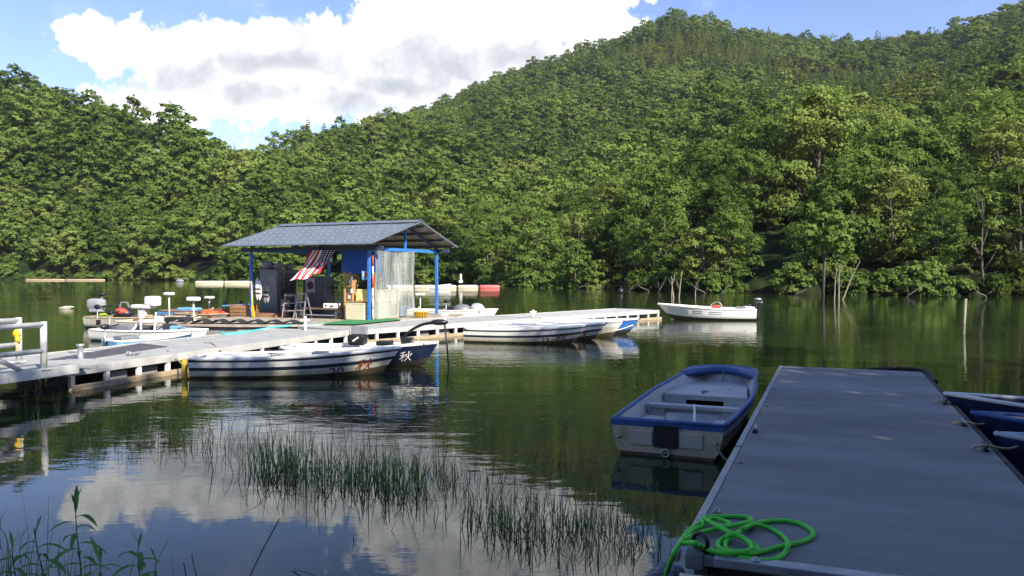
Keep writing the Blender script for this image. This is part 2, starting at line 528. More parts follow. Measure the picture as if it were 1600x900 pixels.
# ------------------------------------------------------------------ where the trees stand
def place_trees():
    rng = np.random.default_rng(7)
    out = []
    # jittered grid in rings whose spacing grows a little with distance
    for (ya, yb, sp) in ((60, 140, 5.8), (140, 330, 5.1), (330, 720, 6.4)):
        ny = int((yb - ya) / sp)
        for j in range(ny):
            y0 = ya + j * sp
            xa, xb = (-230 - 800) / FPX * y0, (1830 - 800) / FPX * y0
            nx = int((xb - xa) / sp)
            xs = xa + (np.arange(nx) + rng.uniform(-.55, .55, nx) + (.5 if j % 2 else 0)) * sp
            ys = y0 + rng.uniform(-.6, .6, nx) * sp
            out.append(np.stack([xs, ys], 1))
    P = np.concatenate(out)
    X, Y = P[:, 0], P[:, 1]
    px = 800 + FPX * X / Y
    D0, D1, y1, D2, y2, D3, y3 = land_cols(px)
    Z = ground(X, Y)
    ok = (Z > .12) & (Y > D0 - 4) & (Y < D3 + 8)
    ok &= ~((Y - D0 < 13) & (((px > 1165) & (px < 1232)) | ((px > 1345) & (px < 1385))))     # shaded coves
    ok &= ~((rng.uniform(size=len(X)) < .10) & (Y > 330))
    X, Y, Z, px = X[ok], Y[ok], Z[ok], px[ok]; D0 = D0[ok]; D3 = D3[ok]
    shore = np.clip((Y - D0) / 45, 0, 1)
    scl = np.where(Y < 340, 1.0, .92) * rng.uniform(.62, 1.22, len(X)) * (.80 + .25 * shore)
    big = rng.uniform(size=len(X)) < .14
    scl = np.where(big, scl * 1.32, scl)
    # conifers stand in plantations on the middle slopes
    cn = vnoise(X / 55., Y / 70., 11) + .25 * (vnoise(X / 9., Y / 9., 12) - .5)
    con = ((cn > .61) & (Y > 190) & (px > 480) & (Y < D3 - 50)) | ((rng.uniform(size=len(X)) < .05) & (Y > D0 + 40))
    airy = (rng.uniform(size=len(X)) < .06)
    idx = np.where(con, 9 + rng.integers(0, 3, len(X)), np.where(airy, 7 + rng.integers(0, 2, len(X)), rng.integers(0, 7, len(X))))
    far = Y > 150
    idx = np.where(far, np.where(con, 18 + rng.integers(0, 3, len(X)), np.where(airy, idx, 12 + rng.integers(0, 6, len(X)))), idx)
    hts = np.array([p[2] for p in PROTO])[idx] * scl
    # drop what nearer crowns hide completely
    order = np.argsort(Y)
    nb = 420
    col_i = np.clip(((px + 230) / 2060 * nb).astype(int), 0, nb - 1)
    hor = np.full(nb, -1.0)
    keep = np.zeros(len(X), bool)
    for i in order:
        c = col_i[i]
        e_top = (Z[i] + hts[i] - CAM_Z) / Y[i]
        w = max(1, int(3.0 * scl[i] / Y[i] * FPX / 2060 * nb * .5))
        seg = slice(max(0, c - w), c + w + 1)
        if Y[i] < 330 or e_top > hor[seg].min():
            keep[i] = True
        e_b = (Z[i] + hts[i] * .38 - CAM_Z) / Y[i]
        hor[seg] = np.maximum(hor[seg], e_b)
    sel = np.where(keep)[0]
    return X[sel], Y[sel], Z[sel], scl[sel], idx[sel], px[sel], D0[sel]

TX, TY, TZ, TS, TI, TPX, TD0 = place_trees()
print('trees', len(TX))
near_order = np.argsort(TY / TS)
N_IND = 300
ind = [i for i in near_order if -60 < TPX[i] < 1660][:N_IND]
rest = sorted(set(range(len(TX))) - set(ind))
rnd = random.Random(3)
CROWN_OF = {}
def tree_label(i):
    k = TI[i]; front = TY[i] - TD0[i] < 13
    if PROTO[k][3]:
        return ('pointed dark green conifer rising among the broadleaf trees of the lakeside wood', 'pointed conifers in the lakeside wood', 'conifer_tree')
    if PROTO[k][4]:
        return ('thin airy broadleaf tree with gaps in its crown in the lakeside wood', 'thin airy trees in the lakeside wood', 'airy_tree')
    if front:
        return ('bushy green broadleaf tree on the far shore with low boughs over the water', 'trees along the edge of the far shore', 'broadleaf_tree')
    return ('dense green broadleaf tree on the slope above the far shore trees', 'broadleaf trees on the slope above the far shore', 'broadleaf_tree')
for i in ind:
    me, tm, H, cf, ar = PROTO[TI[i]]
    lab, grp, nm = tree_label(i)
    e = empty(nm, (TX[i], TY[i], TZ[i] - .15), rnd.uniform(0, 6.28), lab, 'tree', grp)
    s = float(TS[i])
    front = TY[i] - TD0[i] < 13
    e.scale = (s * rnd.uniform(.95, 1.15), s * rnd.uniform(.95, 1.15), s)
    c = bpy.data.objects.new('crown', me); col.objects.link(c); c.parent = e
    t = bpy.data.objects.new('trunk', tm); col.objects.link(t); t.parent = e
    CROWN_OF.setdefault(int(TI[i]), c)

def build_forest():
    for k in range(len(PROTO)):
        if k not in CROWN_OF:
            i = min(rest, key=lambda q: (TI[q] != k, TY[q] / TS[q]))
            if TI[i] != k: continue
            rest.remove(i)
            lab, grp, nm = tree_label(i)
            e = empty(nm, (TX[i], TY[i], TZ[i] - .15), 1.0, lab, 'tree', grp); e.scale = (float(TS[i]),) * 3
            c = bpy.data.objects.new('crown', PROTO[k][0]); col.objects.link(c); c.parent = e
            t = bpy.data.objects.new('trunk', PROTO[k][1]); col.objects.link(t); t.parent = e
            CROWN_OF[k] = c
    me = bpy.data.meshes.new('forest')
    n = len(rest)
    co = np.stack([TX[rest], TY[rest], TZ[rest] - .3], 1).astype(np.float32)
    me.vertices.add(n); me.vertices.foreach_set('co', co.ravel())
    rng = np.random.default_rng(5)
    a = me.attributes.new('spin', 'FLOAT_VECTOR', 'POINT')
    v = np.zeros((n, 3), np.float32); v[:, 2] = rng.uniform(0, 6.28, n); v[:, 0] = rng.normal(0, .05, n); v[:, 1] = rng.normal(0, .05, n)
    a.data.foreach_set('vector', v.ravel())
    a = me.attributes.new('size', 'FLOAT_VECTOR', 'POINT')
    s = TS[rest].astype(np.float32); q = np.stack([s * rng.uniform(.9, 1.2, n), s * rng.uniform(.9, 1.2, n), s * rng.uniform(.9, 1.1, n)], 1).astype(np.float32)
    a.data.foreach_set('vector', q.ravel())
    a = me.attributes.new('kind_of_tree', 'INT', 'POINT')
    a.data.foreach_set('value', TI[rest].astype(np.int32))
    o = bpy.data.objects.new('forest', me); col.objects.link(o)
    tag(o, 'dense green mountain forest of small crowns rising behind the lakeside trees', 'forest', kind='stuff')
    ng = bpy.data.node_groups.new('forest_trees', 'GeometryNodeTree')
    ng.interface.new_socket('Geometry', in_out='INPUT', socket_type='NodeSocketGeometry')
    ng.interface.new_socket('Geometry', in_out='OUTPUT', socket_type='NodeSocketGeometry')
    gi = ng.nodes.new('NodeGroupInput'); go = ng.nodes.new('NodeGroupOutput')
    def attr(name, dt):
        q = ng.nodes.new('GeometryNodeInputNamedAttribute'); q.data_type = dt; q.inputs['Name'].default_value = name
        return q.outputs['Attribute']
    rot, siz, kin = attr('spin', 'FLOAT_VECTOR'), attr('size', 'FLOAT_VECTOR'), attr('kind_of_tree', 'INT')
    tp = ng.nodes.new('GeometryNodeMeshToPoints'); ng.links.new(gi.outputs[0], tp.inputs[0])
    jn = ng.nodes.new('GeometryNodeJoinGeometry')
    for k, c in CROWN_OF.items():
        oi = ng.nodes.new('GeometryNodeObjectInfo'); oi.transform_space = 'ORIGINAL'
        oi.inputs['Object'].default_value = c; oi.inputs['As Instance'].default_value = True
        eq = ng.nodes.new('FunctionNodeCompare'); eq.data_type = 'INT'; eq.operation = 'EQUAL'
        ng.links.new(kin, eq.inputs[2]); eq.inputs[3].default_value = k
        ip = ng.nodes.new('GeometryNodeInstanceOnPoints')
        ng.links.new(tp.outputs[0], ip.inputs['Points']); ng.links.new(eq.outputs[0], ip.inputs['Selection'])
        ng.links.new(oi.outputs['Geometry'], ip.inputs['Instance'])
        e2r = ng.nodes.new('FunctionNodeEulerToRotation'); ng.links.new(rot, e2r.inputs[0])
        ng.links.new(e2r.outputs[0], ip.inputs['Rotation']); ng.links.new(siz, ip.inputs['Scale'])
        ng.links.new(ip.outputs[0], jn.inputs[0])
    ng.links.new(jn.outputs[0], go.inputs[0])
    md = o.modifiers.new('trees', 'NODES'); md.node_group = ng
build_forest()

# ------------------------------------------------------------------ shrubs whose leaves hang over the water's edge
def build_shrubs():
    rng = np.random.default_rng(21)
    protos = []
    for i in range(4):
        me, lob = broad_crown('crown', 600 + i, (2.6, 2.0, 3.2, 1.7)[i], (2.0, 2.3, 1.8, 1.9)[i], z0=.05, nl=17, leaves=16, lsize=.135, dens=.8)
        protos.append((me, trunk_mesh('stem', 620 + i, 2.2, .06, lob, top=.7)))
    p = -20.
    k = 0
    while p < 1640:
        D0 = float(np.interp(p, LA[:, 0], LA[:, 1]))
        Ys = np.linspace(D0 - 9, D0 + 9, 60); Zs = ground((p - 800) / FPX * Ys, Ys)
        w = np.where(Zs > -.05)[0]
        Y = Ys[w[0]] if len(w) else D0
        Y += rng.uniform(-.6, .8)
        if 1172 < p < 1226 or 1350 < p < 1380:
            p += 12; continue
        me, st = protos[int(rng.integers(0, 4))]
        e = empty('shrub', ((p - 800) / FPX * Y, Y, max(0, float(ground((p - 800) / FPX * Y, Y))) - .1), rng.uniform(0, 6.28),
                  'low leafy shrub hanging over the water at the foot of the far shore trees', 'shrub', 'shrubs along the far waterline')
        s_ = rng.uniform(.6, 1.3); e.scale = (s_, s_, s_ * rng.uniform(.8, 1.2))
        for nm, q in (('crown', me), ('stem', st)):
            o = bpy.data.objects.new(nm, q); col.objects.link(o); o.parent = e
        p += rng.uniform(.7, 1.5) * 2.6 * FPX / D0
        k += 1
    print('shrubs', k)
build_shrubs()
# ================================================================== shared paints
RAILW = M('whitish_rail', (.62, .62, .59), .5, 0, .12, 9, .1, dirt=.3, dirtc=(.3, .29, .25))
ALU = M('weathered_aluminium', (.50, .51, .50), .42, .55, .18, 9, .15, dirt=.35, dirtc=(.2, .19, .16))
GALV = M('galvanised_steel', (.42, .43, .44), .4, .6, .2, 12, .1, dirt=.3)
DECK = M('grey_deck_sheet', (.36, .36, .34), .8, 0, .14, 3, .25, dirt=.4, dirtc=(.17, .165, .15))
DECK2 = M('pale_deck_sheet', (.43, .43, .40), .8, 0, .14, 3, .2, dirt=.35, dirtc=(.2, .19, .17))
MATG = M('dark_rubber_mat', (.075, .075, .08), .85, 0, .25, 6, .3)
WHITEP = M('white_paint', (.72, .71, .67), .5, 0, .08, 5, .1, dirt=.35, dirtc=(.4, .36, .27))
TAN = M('weathered_timber', (.40, .31, .20), .8, 0, .3, 4, .4, dirt=.5, dirtc=(.13, .10, .07), stretch=(1, 1, 6))
WOOD = M('orange_wood', (.42, .23, .09), .65, 0, .25, 5, .2, stretch=(4, 4, .6))
FLOATM = M('grey_float_block', (.24, .24, .23), .7, 0, .2, 5, .2, dirt=.5, dirtc=(.1, .09, .07))
BLACK = M('black_plastic', (.012, .012, .014), .42, 0, .3, 8)
RUBBER = M('black_rubber', (.018, .018, .019), .75, 0, .3, 8, .2)
BLUEP = M('blue_paint', (.035, .17, .52), .45, 0, .18, 6, .1, dirt=.3, dirtc=(.10, .12, .16))
DKBLUE = M('dark_beam_paint', (.03, .045, .09), .6, 0, .2, 6)
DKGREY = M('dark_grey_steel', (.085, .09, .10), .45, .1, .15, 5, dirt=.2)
MIDGREY = M('mid_grey_steel', (.19, .195, .20), .45, .1, .12, 5, dirt=.2)
CREAM = M('cream_board', (.62, .55, .38), .65, 0, .1, 4, .1, dirt=.2, dirtc=(.4, .3, .18))
YELLOW = M('yellow_plastic', (.75, .46, .02), .45, 0, .15, 7, dirt=.2)
RED = M('red_plastic', (.55, .06, .04), .5, 0, .2, 7, dirt=.2)
ORANGE = M('orange_cloth', (.60, .13, .04), .8, 0, .25, 6, .2)
ROPE = M('tan_rope', (.45, .37, .24), .9, 0, .25, 40, .4)
TURF = M('green_carpet', (.03, .20, .06), .95, 0, .3, 30, .4)
CYAN = M('cyan_hose', (.08, .48, .48), .45, 0, .1, 8)
SKYB = M('light_blue_paint', (.16, .36, .62), .5, 0, .15, 6, dirt=.25)

DZ = .38                        # walkway deck height above the water
def perp_left(d): return Vector((-d.y, d.x, 0))

def pontoon(name, label, R0, R1, width, posts=.72, dark_end=False, brick=False, deckm=None):
    """floating walkway section: right edge R0 -> R1, built along its own x axis"""
    R0, R1 = Vector((*R0, 0)), Vector((*R1, 0))
    L = (R1 - R0).length; a = math.atan2(R1.y - R0.y, R1.x - R0.x)
    e = empty(name, R0, a, label, 'floating walkway', 'sections of the floating walkway')
    m = MB()
    n = max(2, int(L / 2.4))
    for i in range(n):                                   # deck sheets with fine joints
        x0, x1 = L * i / n + .008, L * (i + 1) / n - .008
        m.box(((x0 + x1) / 2, width / 2, DZ - .02), (x1 - x0, width - .05, .04), 0, bev=.006)
    m.build('deck', deckm or DECK, e)
    m = MB()
    m.box((L / 2, -.012, DZ - .055), (L, .03, .15), bev=.008)
    m.box((L / 2, width + .012, DZ - .055), (L, .03, .15), bev=.008)
    m.box((-.018, width / 2, DZ - .055), (.03, width, .15), bev=.008)
    m.box((L + .018, width / 2, DZ - .055), (.03, width, .15), bev=.008)
    m.build('edge_frame', DECK2, e)
    k = int(L / posts)
    for i in range(k + 1):
        x = .12 + (L - .24) * i / k
        MB().box((x, .02, .11), (.09, .07, .285), bev=.008).build('post', WHITEP, e)
    rr = random.Random(len(label))
    for i in range(k):
        x0, x1 = .12 + (L - .24) * i / k, .12 + (L - .24) * (i + 1) / k
        if rr.random() < .62:
            w = (x1 - x0) * rr.uniform(.5, .8)
            MB().box(((x0 + x1) / 2 + rr.uniform(-.05, .05), .42, .05), (w, .55, rr.uniform(.30, .38)), bev=.05).build('float', FLOATM, e)
            MB().box(((x0 + x1) / 2, width - .42, .05), (w, .55, .36), bev=.05).build('float', FLOATM, e)
    m = MB().box((L / 2, -.10, .045), (L - .1, .09, .10), bev=.012)
    m.box((L / 2, -.06, -.02), (L - .3, .1, .06))
    m.build('waler', TAN, e)
    # dark cross braces between the posts; sheet behind stands in for under-deck shade
    m = MB()
    for i in range(k):
        x0, x1 = .2 + (L - .24) * i / k, .05 + (L - .24) * (i + 1) / k
        m.bar((x0, .75, .02), (x1, .75, .26), .04, .04)
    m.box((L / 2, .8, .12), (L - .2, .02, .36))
    m.build('brace_and_shade_sheet', DKGREY, e)
    return e

WA0, WA1, WB1, WC1 = (-7.65, 13.7), (-4.62, 22.55), (.95, 28.75), (6.45, 34.9)
pontoon('floating_walkway', 'grey floating walkway section with the dark mat, next to the gangway railings', WA0, WA1, 2.6)
pontoon('floating_walkway', 'middle section of floating walkway passing in front of the open shelter', (-4.56, 22.66), WB1, 2.65, posts=.76)
pontoon('floating_walkway', 'far end section of floating walkway pointing at the white motorboat', (1.0, 28.82), WC1, 2.3, posts=.8, deckm=DECK2)

# wedge that fills the bend between the first two sections
dA = (Vector((*WA1, 0)) - Vector((*WA0, 0))).normalized(); dB = (Vector((*WB1, 0)) - Vector((-4.56, 22.66, 0))).normalized()
pA = Vector((*WA1, 0)) + perp_left(dA) * 2.58 + dA * .05; pB = Vector((-4.56, 22.66, 0)) + perp_left(dB) * 2.6
print('bend', pA, pB)

# rubber mat on the first section
m = MB()
q = [at(74, 563, DZ), at(220, 537, DZ), at(262, 542, DZ), at(132, 562, DZ)]
m.prism([(p.x, p.y) for p in q], DZ + .003, DZ + .014)
tag(m.build('rubber_mat', MATG), 'long dark grey rubber mat lying on the walkway beyond the gangway', 'mat')

# ------------------------------------------------------------------ gangway with railings
gd = dA.copy()
G0 = Vector((-7.55, 13.1, 0)); ga = math.atan2(gd.y, gd.x)
g = empty('gangway', G0, ga, 'aluminium gangway with tubular railings leading onto the floating walkway', 'gangway')
GZ = .46
MB().box((-2.2, .72, GZ - .03), (5.4, 1.42, .05), bev=.008).build('deck', DECK, g)
m = MB()
for y in (-.01, 1.46):
    m.box((-2.2, y, GZ - .05), (5.4, .07, .16), bev=.01)
m.build('side_beam', RAILW, g)
for y, ex in ((0.0, -.15), (1.45, .60)):
    rl = MB()
    h = .74
    rl.tube([(-4.8, y, GZ + h), (ex, y, GZ + h)], .046, 10)
    rl.tube([(-4.8, y, GZ + h * .42), (ex, y, GZ + h * .42)], .042, 10)
    rl.tube([(ex, y, GZ + .0), (ex, y, GZ + h + .046)], .052, 10)
    for x in (-1.55, -3.1, -4.7): rl.tube([(x, y, GZ), (x, y, GZ + h)], .034, 8)
    rl.tube([(ex - .9, y, GZ + h * .42), (ex - .35, y, GZ)], .038, 8)
    rl.box((ex, y, GZ + .012), (.18, .14, .02))
    rl.build('railing', RAILW, g)
MB().box((.62, .72, GZ - .062), (.45, 1.38, .02), ry=.18).build('hinge_plate', GALV, g)

# small yellow-and-white tie on the back railing post
pb = G0 + gd * .60 + perp_left(gd) * 1.45
m = MB()
m.ball(pb + Vector((0, -.06, GZ + .50)), (.06, .06, .08), 10, 0, .25, 3)
m.ball(pb + Vector((.03, -.07, GZ + .40)), (.05, .05, .06), 10, 0, .3, 4)
m.tube(spline([pb + Vector((0, -.08, GZ + .36)), pb + Vector((.03, -.09, GZ + .24)), pb + Vector((-.01, -.08, GZ + .10))], 5), [.03] * 10 + [.015], 7, 1)
tag(m.build('knotted_rag', [YELLOW, ROPE]), 'yellow and pale knotted rag tied to the back railing post of the gangway', 'rag')

# ------------------------------------------------------------------ bollards on the walkway
def bollard(px, py, kind, label, h):
    p = at(px, py, DZ)
    e = empty('bollard', (p.x, p.y, DZ), .3, label, 'bollard')
    if kind == 'round':
        MB().lathe((0, 0, 0), [(.09, 0), (.09, .015), (.058, .02), (.055, h * .85), (.075, h * .88), (.075, h)], 16).build('drum', GALV, e)
        MB().box((0, 0, .008), (.5, .22, .014), bev=.004).build('base_plate', GALV, e)
        MB().tube([(-.2, 0, h * .5), (.24, 0, h * .5)], .018, 8).build('crossbar', GALV, e)
    else:
        MB().box((0, 0, h / 2), (.07, .07, h), bev=.01).build('stem', WHITEP, e)
        MB().box((0, 0, h * .72), (.26, .05, .05), bev=.01).build('crossbar', WHITEP, e)
    return e
bollard(126, 562, 'round', 'silver round bollard beside the dark mat on the near walkway', .30)
bollard(477, 516, 'bar', 'tall white bollard on the walkway in front of the step ladder', .40)
bollard(695, 500, 'bar', 'white cross shaped bollard on the walkway beside the yellow basket', .26)
bollard(833, 495, 'bar', 'white cross shaped bollard behind boat number 23', .26)
m = MB()
for k, (dx, dy) in enumerate(((0, 0), (.12, .05), (.2, -.04), (.08, -.09))):
    p = at(200, 556, DZ)
    m.tube([(p.x + dx + .045 * math.cos(t), p.y + dy + .03 * math.sin(t) + .02, DZ + .02 + .03 * (1 + math.sin(t + k))) for t in np.linspace(0, 2 * PI, 12)[:-1]], .014, 6, closed=True)
tag(m.build('chain', GALV), 'short pale chain lying on the walkway edge beyond the silver bollard', 'chain')

# cyan hose along the walkway edge
hp = [at(px, py, DZ + .015) for px, py in ((345, 519), (352, 522), (385, 519), (425, 512), (470, 508), (520, 505.5), (556, 503.5))]
tag(MB().tube(spline(hp, 8), .035, 8).build('hose', CYAN), 'cyan garden hose lying along the walkway edge in front of the shelter', 'hose')

# ================================================================== shelter
U = Vector((.91, -.415, 0)).normalized(); NB = Vector((.415, .91, 0)).normalized()
HF = Vector((-4.78, 26.8, 0)); HW, HD = 5.1, 4.5
HZ = .42
HA = math.atan2(U.y, U.x)
def H(u, n, z=0.): return HF + U * u + NB * n + Vector((0, 0, z))     # u: right of the front right post, n: backwards

def prism_obj(name, pts, z0, z1, mat, parent=None):
    return MB().prism([(p.x, p.y) for p in pts], z0, z1).build(name, mat, parent)
e = empty('shelter_deck', (0, 0, 0), 0, 'broad floating deck under the blue posted shelter', 'floating deck')
E1 = pB + dB * .12 + perp_left(dB) * .10; E2 = E1 + dB * 6.4
ring = [E1, E2, H(.9, 5.0), H(-5.6, 5.0), H(-5.9, .3), Vector((-11.4, 26.6, 0)), Vector((-10.7, 24.9, 0)), Vector((-8.4, 24.35, 0))]
prism_obj('deck', ring, HZ - .05, HZ, M('dusty_plank_deck', (.36, .31, .24), .85, 0, .3, 3, .2, dirt=.5, dirtc=(.2, .17, .13)), e)
c_ = sum(ring, Vector()) / len(ring)
prism_obj('float', [c_ + (p - c_) * .97 for p in ring], -.1, HZ - .053, FLOATM, e)

m = MB(); q = [at(505, 506.5, HZ), at(553, 507, HZ), at(628, 499.5, HZ), at(600, 497.5, HZ), at(540, 500.5, HZ)]
m.prism([(p.x, p.y) for p in q], HZ + .003, HZ + .018)
tag(m.build('carpet', TURF), 'green carpet strip on the deck in front of the wooden shelf', 'carpet')

sh = empty('shelter', HF + Vector((0, 0, HZ)), HA, 'open shelter with blue posts and a blue grey metal gable roof', 'shelter')
def S_(u, n, z): return (u, n, z - HZ)               # shelter-local coordinates
ZE, ZR = 2.98, 3.86                                   # eave and ridge heights
RN = 2.25                                             # ridge position
TOP = 2.78
for u, n in ((0, 0), (-HW, 0), (0, HD), (-HW, HD), (-2.55, HD), (-2.55, 0.06)):
    if (u, n) == (-2.55, .06): continue
    m = MB().box(S_(u, n, (HZ + TOP) / 2), (.10, .10, TOP - HZ), bev=.012)
    p = m.build('post', BLUEP, sh)
    MB().box(S_(u, n, HZ + .012), (.2, .2, .02)).build('base_plate', GALV, p)
for n, mt in ((0, DKBLUE), (HD, DKBLUE)):
    MB().box(S_(-HW / 2 + .05, n, TOP + .07), (HW + 1.0, .09, .14), bev=.01).build('beam', mt, sh)
for u in (0, -HW):
    MB().box(S_(u, HD / 2, TOP + .05), (.09, HD - .10, .12), bev=.01).build('tie_beam', BLUEP, sh)
    MB().box(S_(u, RN, TOP + .5), (.07, .07, .8)).build('king_post', BLUEP, sh)
    MB().bar(S_(u, 0, TOP + .16), S_(u, RN, ZR - .12), .07, .09).build('rafter', DKBLUE, sh)
    MB().bar(S_(u, HD, TOP + .16), S_(u, RN, ZR - .12), .07, .09).build('rafter', DKBLUE, sh)
MB().bar(S_(-2.55, 0, TOP + .16), S_(-2.55, RN, ZR - .12), .07, .09).build('rafter', DKBLUE, sh)
MB().bar(S_(-2.55, HD, TOP + .16), S_(-2.55, RN, ZR - .12), .07, .09).build('rafter', DKBLUE, sh)
# roof sheets: ribbed metal with rows of screw heads
ROOFM = M('blue_grey_roof_metal', (.150, .178, .205), .45, .2, .12, 2.2, 0, dirt=.25, dirtc=(.14, .15, .16))
UNDER = M('roof_underside', (.30, .27, .21), .8, 0, .2, 3)
RU0, RU1 = -5.62, .68
def roof(n_e, z_e, sgn):
    m = MB()
    nu, nv = 126, 10
    def f(a, b):
        u = RU0 + (RU1 - RU0) * a
        n = RN + (n_e - RN) * b
        z = ZR + (z_e - ZR) * b + .012 * (1 if int(a * nu) % 3 == 0 else 0) + .004 * math.sin(a * 40 + b * 5)
        return S_(u, n, z)
    m.grid(f, nu, nv, 0, False)
    def g_(a, b):
        p = f(a, b); return (p[0], p[1], p[2] - .035)
    m.grid(g_, nu, 2, 1, False)
    # edge strips closing the sheet
    for b in (0, 1):
        m.grid(lambda a, t: tuple(Vector(f(a, b)) - Vector((0, 0, .035 * t))), nu, 1, 0, False)
    for a in (0, 1):
        m.grid(lambda b, t: tuple(Vector(f(a, b)) - Vector((0, 0, .05 * t))), nv, 1, 0, False)
    for i in range(1, 21):
        for j in range(6):
            a, b = i / 21, (j + .5) / 6
            p = Vector(f(a, b)); m.lathe((p.x, p.y, p.z + .003), [(.019, 0), (.016, .012), (.008, .018)], 6, 2)
    return m.build('roof_sheet', [ROOFM, UNDER, M('roof_screw', (.5, .52, .54), .5)], sh, fix=False)
roof(-.905, ZE, -1)
roof(HD + .47, ZE + .04, 1)
m = MB()
for b in (-.18, .18):
    m.box(S_((RU0 + RU1) / 2, RN + b * .9, ZR + .004), (RU1 - RU0 + .02, .34, .012), rx=-.30 * (1 if b > 0 else -1))
m.build('ridge_cap', ROOFM, sh)
for t in (.12, .38, .64, .90):                        # purlins under both slopes
    for n_e, z_e in ((-.905, ZE), (HD + .47, ZE + .04)):
        n = RN + (n_e - RN) * t; z = ZR + (z_e - ZR) * t - .085
        MB().box(S_((RU0 + RU1) / 2, n, z), (RU1 - RU0 - .12, .07, .07)).build('purlin', DKGREY, sh)

# blue tarp hanging inside the front
def hang(a0, a1, z0, z1, n, sag=.02, waves=5, nu=24, nv=14, slant=0.):
    def f(s, t):
        u = a0 + (a1 - a0) * s
        z = z0 + (z1 - z0) * t
        return H(u + slant * t, n + sag * math.sin(s * waves * PI + t * 2.2) * (.35 + t), z)
    return f
TARPM = M('blue_tarp', (.012, .10, .50), .55, 0, .12, 4, .2)
o = MB().grid(hang(-1.72, -.06, 2.84, 1.98, .78), 24, 14).build('tarp', TARPM, None, fix=False, solid=.008)
tag(o, 'blue tarp sheet hanging under the shelter roof above the wooden shelf', 'tarp')

# clear plastic curtain along the gable side
def mat_clear():
    m = bpy.data.materials.new('clear_plastic_sheet'); m.use_nodes = True
    nt = m.node_tree; nt.nodes.clear()
    out = nn(nt, 'ShaderNodeOutputMaterial'); tr = nn(nt, 'ShaderNodeBsdfTransparent'); tr.inputs[0].default_value = (.86, .89, .88, 1)
    gl = nn(nt, 'ShaderNodeBsdfPrincipled'); gl.inputs['Base Color'].default_value = (.46, .50, .49, 1); gl.inputs['Roughness'].default_value = .22
    tc = nn(nt, 'ShaderNodeTexCoord'); mp = nn(nt, 'ShaderNodeMapping'); mp.inputs['Scale'].default_value = (5, 5, .5)
    nt.links.new(tc.outputs['Object'], mp.inputs[0])
    nz = nn(nt, 'ShaderNodeTexNoise'); nz.inputs['Scale'].default_value = 1.6; nz.inputs['Detail'].default_value = 5
    nt.links.new(mp.outputs[0], nz.inputs[0])
    mr = nn(nt, 'ShaderNodeMapRange'); mr.inputs[1].default_value = .3; mr.inputs[2].default_value = .75; mr.inputs[3].default_value = .22; mr.inputs[4].default_value = .62
    nt.links.new(nz.outputs['Fac'], mr.inputs[0])
    mx = nn(nt, 'ShaderNodeMixShader')
    nt.links.new(mr.outputs[0], mx.inputs[0]); nt.links.new(tr.outputs[0], mx.inputs[1]); nt.links.new(gl.outputs[0], mx.inputs[2])
    nt.links.new(mx.outputs[0], out.inputs[0])
    return m
def fcur(s, t):
    n = .12 + 2.55 * s + .05 * t * s
    k = .03 * math.sin(s * 19 + 2 * t + 1.3 * math.sin(s * 5)) * (1 - .45 * t) + .04 * math.sin(s * 8 + 5 * t)
    return H(.12 + k, n, 2.80 - .10 * math.sin(s * PI) * (1 - t) * .6 + (HZ + .06 - 2.80) * t)
o = MB().grid(fcur, 60, 24).build('plastic_curtain', mat_clear(), None, fix=False)
tag(o, 'clear wrinkled plastic curtain hanging from the shelter gable beam', 'curtain')

# striped flag hanging from the front beam
def mat_flag():
    m = bpy.data.materials.new('flag_cloth'); m.use_nodes = True
    nt = m.node_tree; b = nt.nodes['Principled BSDF']; b.inputs['Roughness'].default_value = .8
    uvn = nn(nt, 'ShaderNodeUVMap'); sep = nn(nt, 'ShaderNodeSeparateXYZ'); nt.links.new(uvn.outputs[0], sep.inputs[0])
    def mth(op, a, b_=None, c=None):
        n = nn(nt, 'ShaderNodeMath', operation=op)
        for i, q in enumerate((a, b_, c)):
            if q is None: continue
            if isinstance(q, (int, float)): n.inputs[i].default_value = q
            else: nt.links.new(q, n.inputs[i])
        return n.outputs[0]
    st = mth('GREATER_THAN', mth('MODULO', mth('MULTIPLY', sep.outputs[0], 6.5), 1.0), .5)   # 13 stripes
    mx = nn(nt, 'ShaderNodeMix', data_type='RGBA'); nt.links.new(st, mx.inputs[0])
    mx.inputs[6].default_value = (.50, .02, .035, 1); mx.inputs[7].default_value = (.80, .77, .74, 1)
    # canton with rows of star spots
    can = mth('MULTIPLY', mth('GREATER_THAN', sep.outputs[0], .4615), mth('LESS_THAN', sep.outputs[1], .42))
    cx = mth('SUBTRACT', mth('FRACT', mth('MULTIPLY', sep.outputs[0], 10.)), .5); cy = mth('SUBTRACT', mth('FRACT', mth('MULTIPLY', sep.outputs[1], 17.)), .5)
    r = mth('SQRT', mth('ADD', mth('MULTIPLY', cx, cx), mth('MULTIPLY', cy, cy)))
    stx = mth('LESS_THAN', r, .27)
    m2 = nn(nt, 'ShaderNodeMix', data_type='RGBA'); nt.links.new(stx, m2.inputs[0])
    m2.inputs[6].default_value = (.012, .016, .06, 1); m2.inputs[7].default_value = (.75, .75, .75, 1)
    m3 = nn(nt, 'ShaderNodeMix', data_type='RGBA'); nt.links.new(can, m3.inputs[0]); nt.links.new(mx.outputs[2], m3.inputs[6]); nt.links.new(m2.outputs[2], m3.inputs[7])
    nt.links.new(m3.outputs[2], b.inputs['Base Color'])
    return m
